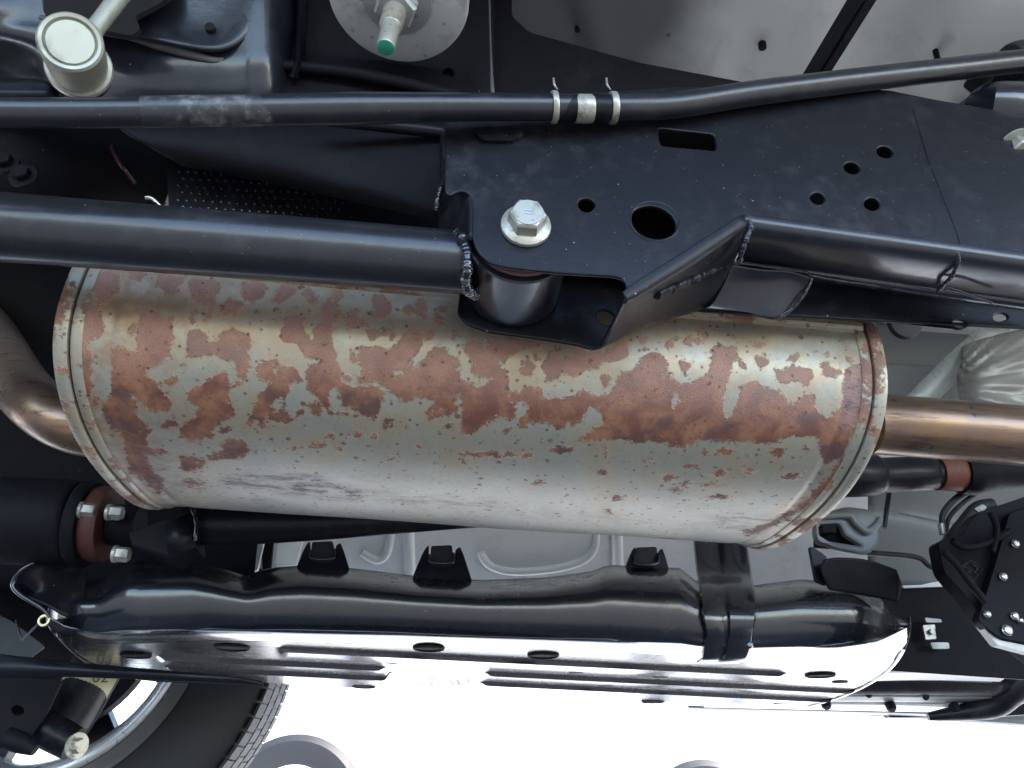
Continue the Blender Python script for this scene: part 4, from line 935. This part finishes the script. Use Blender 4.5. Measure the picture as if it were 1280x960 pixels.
fin('panel', pxgrid([[(1080,400,.98),(1140,400,.98),(1240,402,.98)],[(1080,452,.94),(1140,455,.94),(1200,458,.94)],[(1080,460,.93),(1140,463,.93),(1200,466,.93)],[(1080,520,.93),(1140,520,.93),(1200,520,.93)]], nu=4, nv=4), M['bodygrey'], fp, solid=.003)
tag(fin('rubber_boss', lathe(P(1126, 404, .62), Vector((0,-1,-.3)), [(0,0),(.0,.014),(.006,.018),(.010,.016),(.012,0)], seg=40), M['rubber']), 'black rubber boss peeping below the frame rail', 'rubber boss')
ps = thing('propeller_shaft', 'dark tube with an orange rust band below the brown pipe', 'shaft', tuple(P(1180, 600, .85)))
fin('tube', pxtube([(1040,594,.86,56),(1094,594,.86,52),(1100,594,.86,44),(1160,592,.86,44),(1166,592,.86,38),(1232,591,.86,38),(1240,590,.86,20)], seg=40, sm=2), M['black'], ps)
fin('rust_band', pxtube([(1171,592,.86,42),(1178,592,.86,44),(1196,592,.86,44),(1200,592,.86,42)], seg=40, sm=2), M['orange'], ps)
fin('joint', pxtube([(1200,592,.86,50),(1215,592,.86,54),(1240,590,.86,46),(1300,588,.86,40)], seg=40, sm=3), M['dull'], ps)
hr = thing('hose_bundle', 'black hoses and wires hanging below the propeller shaft', 'hoses', tuple(P(1190, 660, .9)))
fin('thin_cable', pxtube([(1112,612,.92,6),(1108,640,.92,6),(1106,660,.92,5)], seg=10), M['rubber'], hr)
fin('wire_loop', pxtube([(1215,612,.88,9),(1196,622,.88,8),(1180,640,.88,8),(1178,655,.88,7),(1184,672,.88,6)], seg=12), M['rubber'], hr)
fin('wire_loop', pxtube([(1218,618,.885,6),(1200,632,.885,6),(1186,648,.885,6),(1182,668,.885,5)], seg=12), M['rubber'], hr)
fin('breather_hose', pxtube([(1240,632,.86,18),(1222,636,.86,18),(1205,655,.86,18),(1190,676,.86,20),(1180,695,.86,24)], seg=24), M['rubber'], hr)
fin('hose_clip', pxtube([(1176,655,.875,8),(1178,668,.875,8)], seg=10, sm=1), M['zinc'], hr)
fin('clip_plate', pxslab(rnd([(1218,636),(1228,630),(1234,634),(1226,642)], 2), .85, .003), M['zinc'], hr)
# silver casting bracket
sb = thing('silver_bracket', 'pale silver cast bracket with a dark window beside the muffler end', 'bracket', tuple(P(1060, 690, .92)))
rows = [(1030,640),(1060,632),(1090,636),(1100,652),(1100,680),(1085,694),(1040,684),(1018,670),(1020,648)]
yplate('cast_plate', rnd(rows, 8), [rnd([(1024,656),(1050,654),(1056,668),(1078,682),(1026,674)], 4)], .915, .012, M['bodygrey'], sb, bevel=.004)
fin('cast_rib', pxtube([(1026,646,.912,8),(1060,644,.910,9),(1070,654,.910,9),(1084,664,.910,9),(1096,656,.912,8),(1100,648,.914,7)], seg=14), M['bodygrey'], sb)
fin('square_nut', pxslab(rnd([(1026,652),(1046,652),(1046,666),(1028,666)], 2), .917, .01), M['dull'], sb, bev=.001)
fin('window_back', pxslab([(1018,648),(1092,648),(1092,690),(1018,684)], .935, .003), M['hole'], sb)
# side wall panel behind, right
bm = pxgrid([[(1085,600,1.05),(1180,600,1.05),(1300,600,1.05)],[(1085,632,1.08),(1180,650,1.08),(1300,662,1.08)],[(1085,640,1.06),(1180,660,1.06),(1300,676,1.06)],[(1085,730,1.10),(1180,735,1.10),(1300,740,1.10)]], nu=6, nv=6)
tag(fin('inner_floor_panel', bm, M['bodygrey'], solid=.002), 'shadowed grey inner floor panel behind the hoses', 'body panel')
fin('cable', pxtube([(1070,690,1.0,7),(1100,692,1.0,7),(1146,697,1.0,7),(1162,708,1.0,7),(1180,716,1.0,7)], seg=10), M['rubber'], hr)
# black transfer case lump with bolts
tc = thing('gearbox_housing', 'black gearbox housing with silver bolt heads at the right edge', 'gearbox', tuple(P(1240, 760, .8)))
fin('housing', pxslab(rnd([(1172,676),(1200,670),(1222,640),(1260,628),(1340,600),(1340,860),(1290,822),(1262,800),(1236,785),(1210,748),(1180,715)], 8), .80, .02), M['dull'], tc, bev=.006, ang=50)
fin('cover', pxslab(rnd([(1262,640),(1340,620),(1340,806),(1290,806),(1250,798),(1222,776),(1242,712)], 8), .788, .012), M['dull'], tc, bev=.003, ang=50)
fin('casting_edge', pxslab(rnd([(1226,780),(1250,800),(1290,808),(1340,806),(1340,815),(1288,817),(1246,806)], 3), .792, .01), M['alu'], tc, bev=.001)
for x, y, w_ in ((1269,680,9),(1254,721,9),(1234,768,8),(1268,770,9),(1259,788,12),(1275,776,6)):
    c = P(x, y, .786); r = pr(c, w_)
    fin('bolt_head', lathe(c, NB, [(-.001, r*1.15), (.0005, r*1.15), (.001, r), (.003, r*.85), (.0036, r*.5), (.0038, 0)], seg=24), M['steel'], tc)
fin('cast_mark', tube([P(*q) for q in ((1204,708,.798),(1212,712,.798),(1208,718,.798),(1214,722,.798))], .0006, seg=6, sm=1), M['rubber'], tc)
fin('cast_mark', tube([P(*q) for q in ((1216,706,.798),(1222,710,.798),(1218,716,.798),(1222,718,.798))], .0006, seg=6, sm=1), M['rubber'], tc)
for q_, w_ in (([(1180,690),(1196,706),(1214,730),(1232,752)], 9), ([(1238,640),(1246,662),(1240,690)], 8), ([(1190,676),(1206,684),(1230,680),(1262,664)], 9)):
    fin('vent_hose', pxtube([(x, y, .775+.002*i, w_) for i, (x, y) in enumerate(q_)], seg=16), M['dull'], tc)
fin('cast_frame', tube([P(x, y, .797) for x, y in ((1202,708),(1214,700),(1228,712),(1217,726),(1202,708))], .0007, seg=6, sm=1), M['rubber'], tc)
# black flat shield with bracket
sg = thing('flat_undershield', 'flat black undershield with a small zinc bracket right of the guard', 'undershield', tuple(P(1180, 830, .95)))
yplate('panel', rnd([(1110,733),(1200,730),(1240,756),(1300,840),(1290,850),(1110,838)], 6), [], 1.0, .004, M['dull'], sg)
fin('bright_edge', pxslab(rnd([(1128,732),(1152,731),(1165,728),(1180,726),(1186,733),(1130,735)], 1), .992, .004), M['silver'], sg)
fin('bracket_plate', plate('x', rnd([(1153,781),(1169,780),(1171,799),(1157,800)], 2), [ell(1164,790,3,3)], Vector((0, .985, CZ)), YN, .002, M['zinc'], sg).data.copy(), M['zinc'], None) if 0 else yplate('zinc_bracket', rnd([(1153,781),(1169,780),(1171,799),(1157,800)], 2), [ell(1163,790,3,3)], .985, .002, M['zinc'], sg)
fin('zinc_tab', pxslab(rnd([(1163,803),(1186,803),(1187,811),(1166,811)], 2), .985, .004), M['galv'], sg)
fin('zinc_tab', pxslab(rnd([(1156,772),(1176,774),(1178,778),(1158,778)], 2), .985, .004), M['galv'], sg)
fin('gold_screw', lathe(P(1164, 790, .983), NB, [(0, 0), (0, .0032), (.003, .0028), (.003, 0)], seg=16), M['zinc'], sg)
# sill beyond
sl_ = thing('side_sill', 'black and silver side sill with plugs below the far edge of the guard', 'sill', tuple(P(1150, 890, 1.5)))
fin('bright_flange', pxgrid([[(1040,838,1.36),(1150,838,1.36),(1262,842,1.36)],[(1040,852,1.42),(1150,849,1.42),(1250,851,1.42)]], nu=4, nv=3), M['silver'], sl_, solid=.003)
fin('upper_face', pxgrid([[(960,852,1.44),(1150,851,1.44),(1262,855,1.44)],[(960,862,1.45),(1150,863,1.45),(1262,864,1.45)],[(960,868,1.46),(1150,868,1.46),(1258,870,1.46)]], nu=4, nv=4), M['black'], sl_, solid=.003)
fin('middle_face', pxgrid([[(920,866,1.47),(1150,869,1.47),(1240,871,1.47)],[(920,876,1.50),(1150,877,1.50),(1236,878,1.50)]], nu=4, nv=3), M['bodygrey'], sl_, solid=.003)
fin('lower_face', pxgrid([[(880,878,1.51),(1100,879,1.51),(1236,884,1.51)],[(880,883,1.58),(1100,888,1.58),(1220,890,1.58)]], nu=4, nv=3), M['silver'], sl_, solid=.003)
fin('outer_edge', pxgrid([[(860,883,1.59),(1100,889,1.59),(1240,893,1.59)],[(860,886,1.62),(1100,893,1.62),(1200,897,1.62)]], nu=4, nv=3), M['bodygrey'], sl_, solid=.003)
for x, y in ((1032, 879), (1113, 882), (1193, 884)):
    fin('plug', lathe(P(x, y, 1.50), (0, -.6, -1), [(-.01, .0), (-.005, .009), (.006, .009), (.01, .006), (.01, 0)], seg=20), M['dull'], sl_)
for x, y in ((1086,868),(1157,871)):
    fin('sill_hole', lathe(P(x, y, 1.462), (0, -1, -.6), [(.0, .006), (.002, .006), (.0022, 0)], seg=20), M['hole'], sl_)
fin('sill_end', pxtube([(1300,832,1.45,50),(1262,862,1.47,40),(1236,884,1.49,28),(1160,896,1.52,10)], seg=32), M['black'], sl_)
fin('guard_skirt', pxslab(rnd([(1110,892),(1236,888),(1300,876),(1300,892),(1230,897),(1112,897)], 3), 1.62, .02), M['black'], sl_)

# ================================================================== beyond: parked cars on the bright yard
def parked(xw, Yc, wheels, label, length, col, flip=1):
    t_ = thing('parked_car', label, 'car', (xw, Yc, 0))
    bm = bmesh.new(); L = length
    prof = [(-L*.5, .35), (-L*.49, .75), (-L*.40, .95), (-L*.2, 1.0), (-L*.05, 1.42), (L*.3, 1.46), (L*.46, 1.0), (L*.5, .8), (L*.5, .35)]
    if flip < 0: prof = [(-a, b) for a, b in prof[::-1]]
    R = []
    for y, ins in ((0, .06), (.06, 0), (.8, -.0), (1.55, 0), (1.6, .06)):
        R.append([bm.verts.new((xw+x*(1-ins*.3), Yc+y, z-ins if z > 1 else z)) for x, z in prof])
    for A, B in zip(R, R[1:]):
        for i in range(len(A)): j = (i+1) % len(A); bm.faces.new((A[i], A[j], B[j], B[i]))
    bm.faces.new(R[0]); bm.faces.new(R[-1][::-1]); bmesh.ops.recalc_face_normals(bm, faces=bm.faces)
    bd = fin('body', bm, M[col], t_, ang=30, bev=.03)
    gl = bmesh.new(); k = flip
    add_prism(gl, [Vector((xw+k*x, Yc-.004, z)) for x, z in ((-L*.17, 1.0), (-L*.06, 1.34), (L*.27, 1.37), (L*.37, 1.0))], Vector((0, .02, 0)))
    fin('window', gl, M['blackgloss'], t_, smooth=False)
    for x in wheels:
        c = Vector((x, Yc-.02, .35))
        w2 = fin('wheel', lathe(c, (0, 1, 0), [(0, .20), (-.01, .24), (-.008, .30), (.02, .33), (.17, .33), (.19, .3)], seg=64), M['tyre'], t_)
        fin('rim', lathe(c, (0, 1, 0), [(.03, 0), (.02, .05), (.05, .1), (.05, .17), (.005, .195), (0, .205), (.02, .206)], seg=48), M['rim'], t_)
    return t_
w1 = PZ(372, 1010, -.12); 
Yc = 4.2
xa = P(372, 960, Yc).x; xb = P(884, 975, Yc).x
parked((xa+xb)/2+.1, Yc, [xa, xb], 'white parked hatchback in the glare beyond the tyre', 3.9, 'white')
cn = thing('painted_kerb_marker', 'small dark blue rail marker in the glare at lower right', 'marker', tuple(P(955, 895, 3.6)))
fin('rail', pxtube([(940,900,3.6,4),(955,895,3.6,4),(972,889,3.6,4)], seg=8), M['blue'], cn)
fin('rail', pxtube([(1020,920,3.6,4),(1045,915,3.6,4),(1074,912,3.6,4)], seg=8), M['blue'], cn)
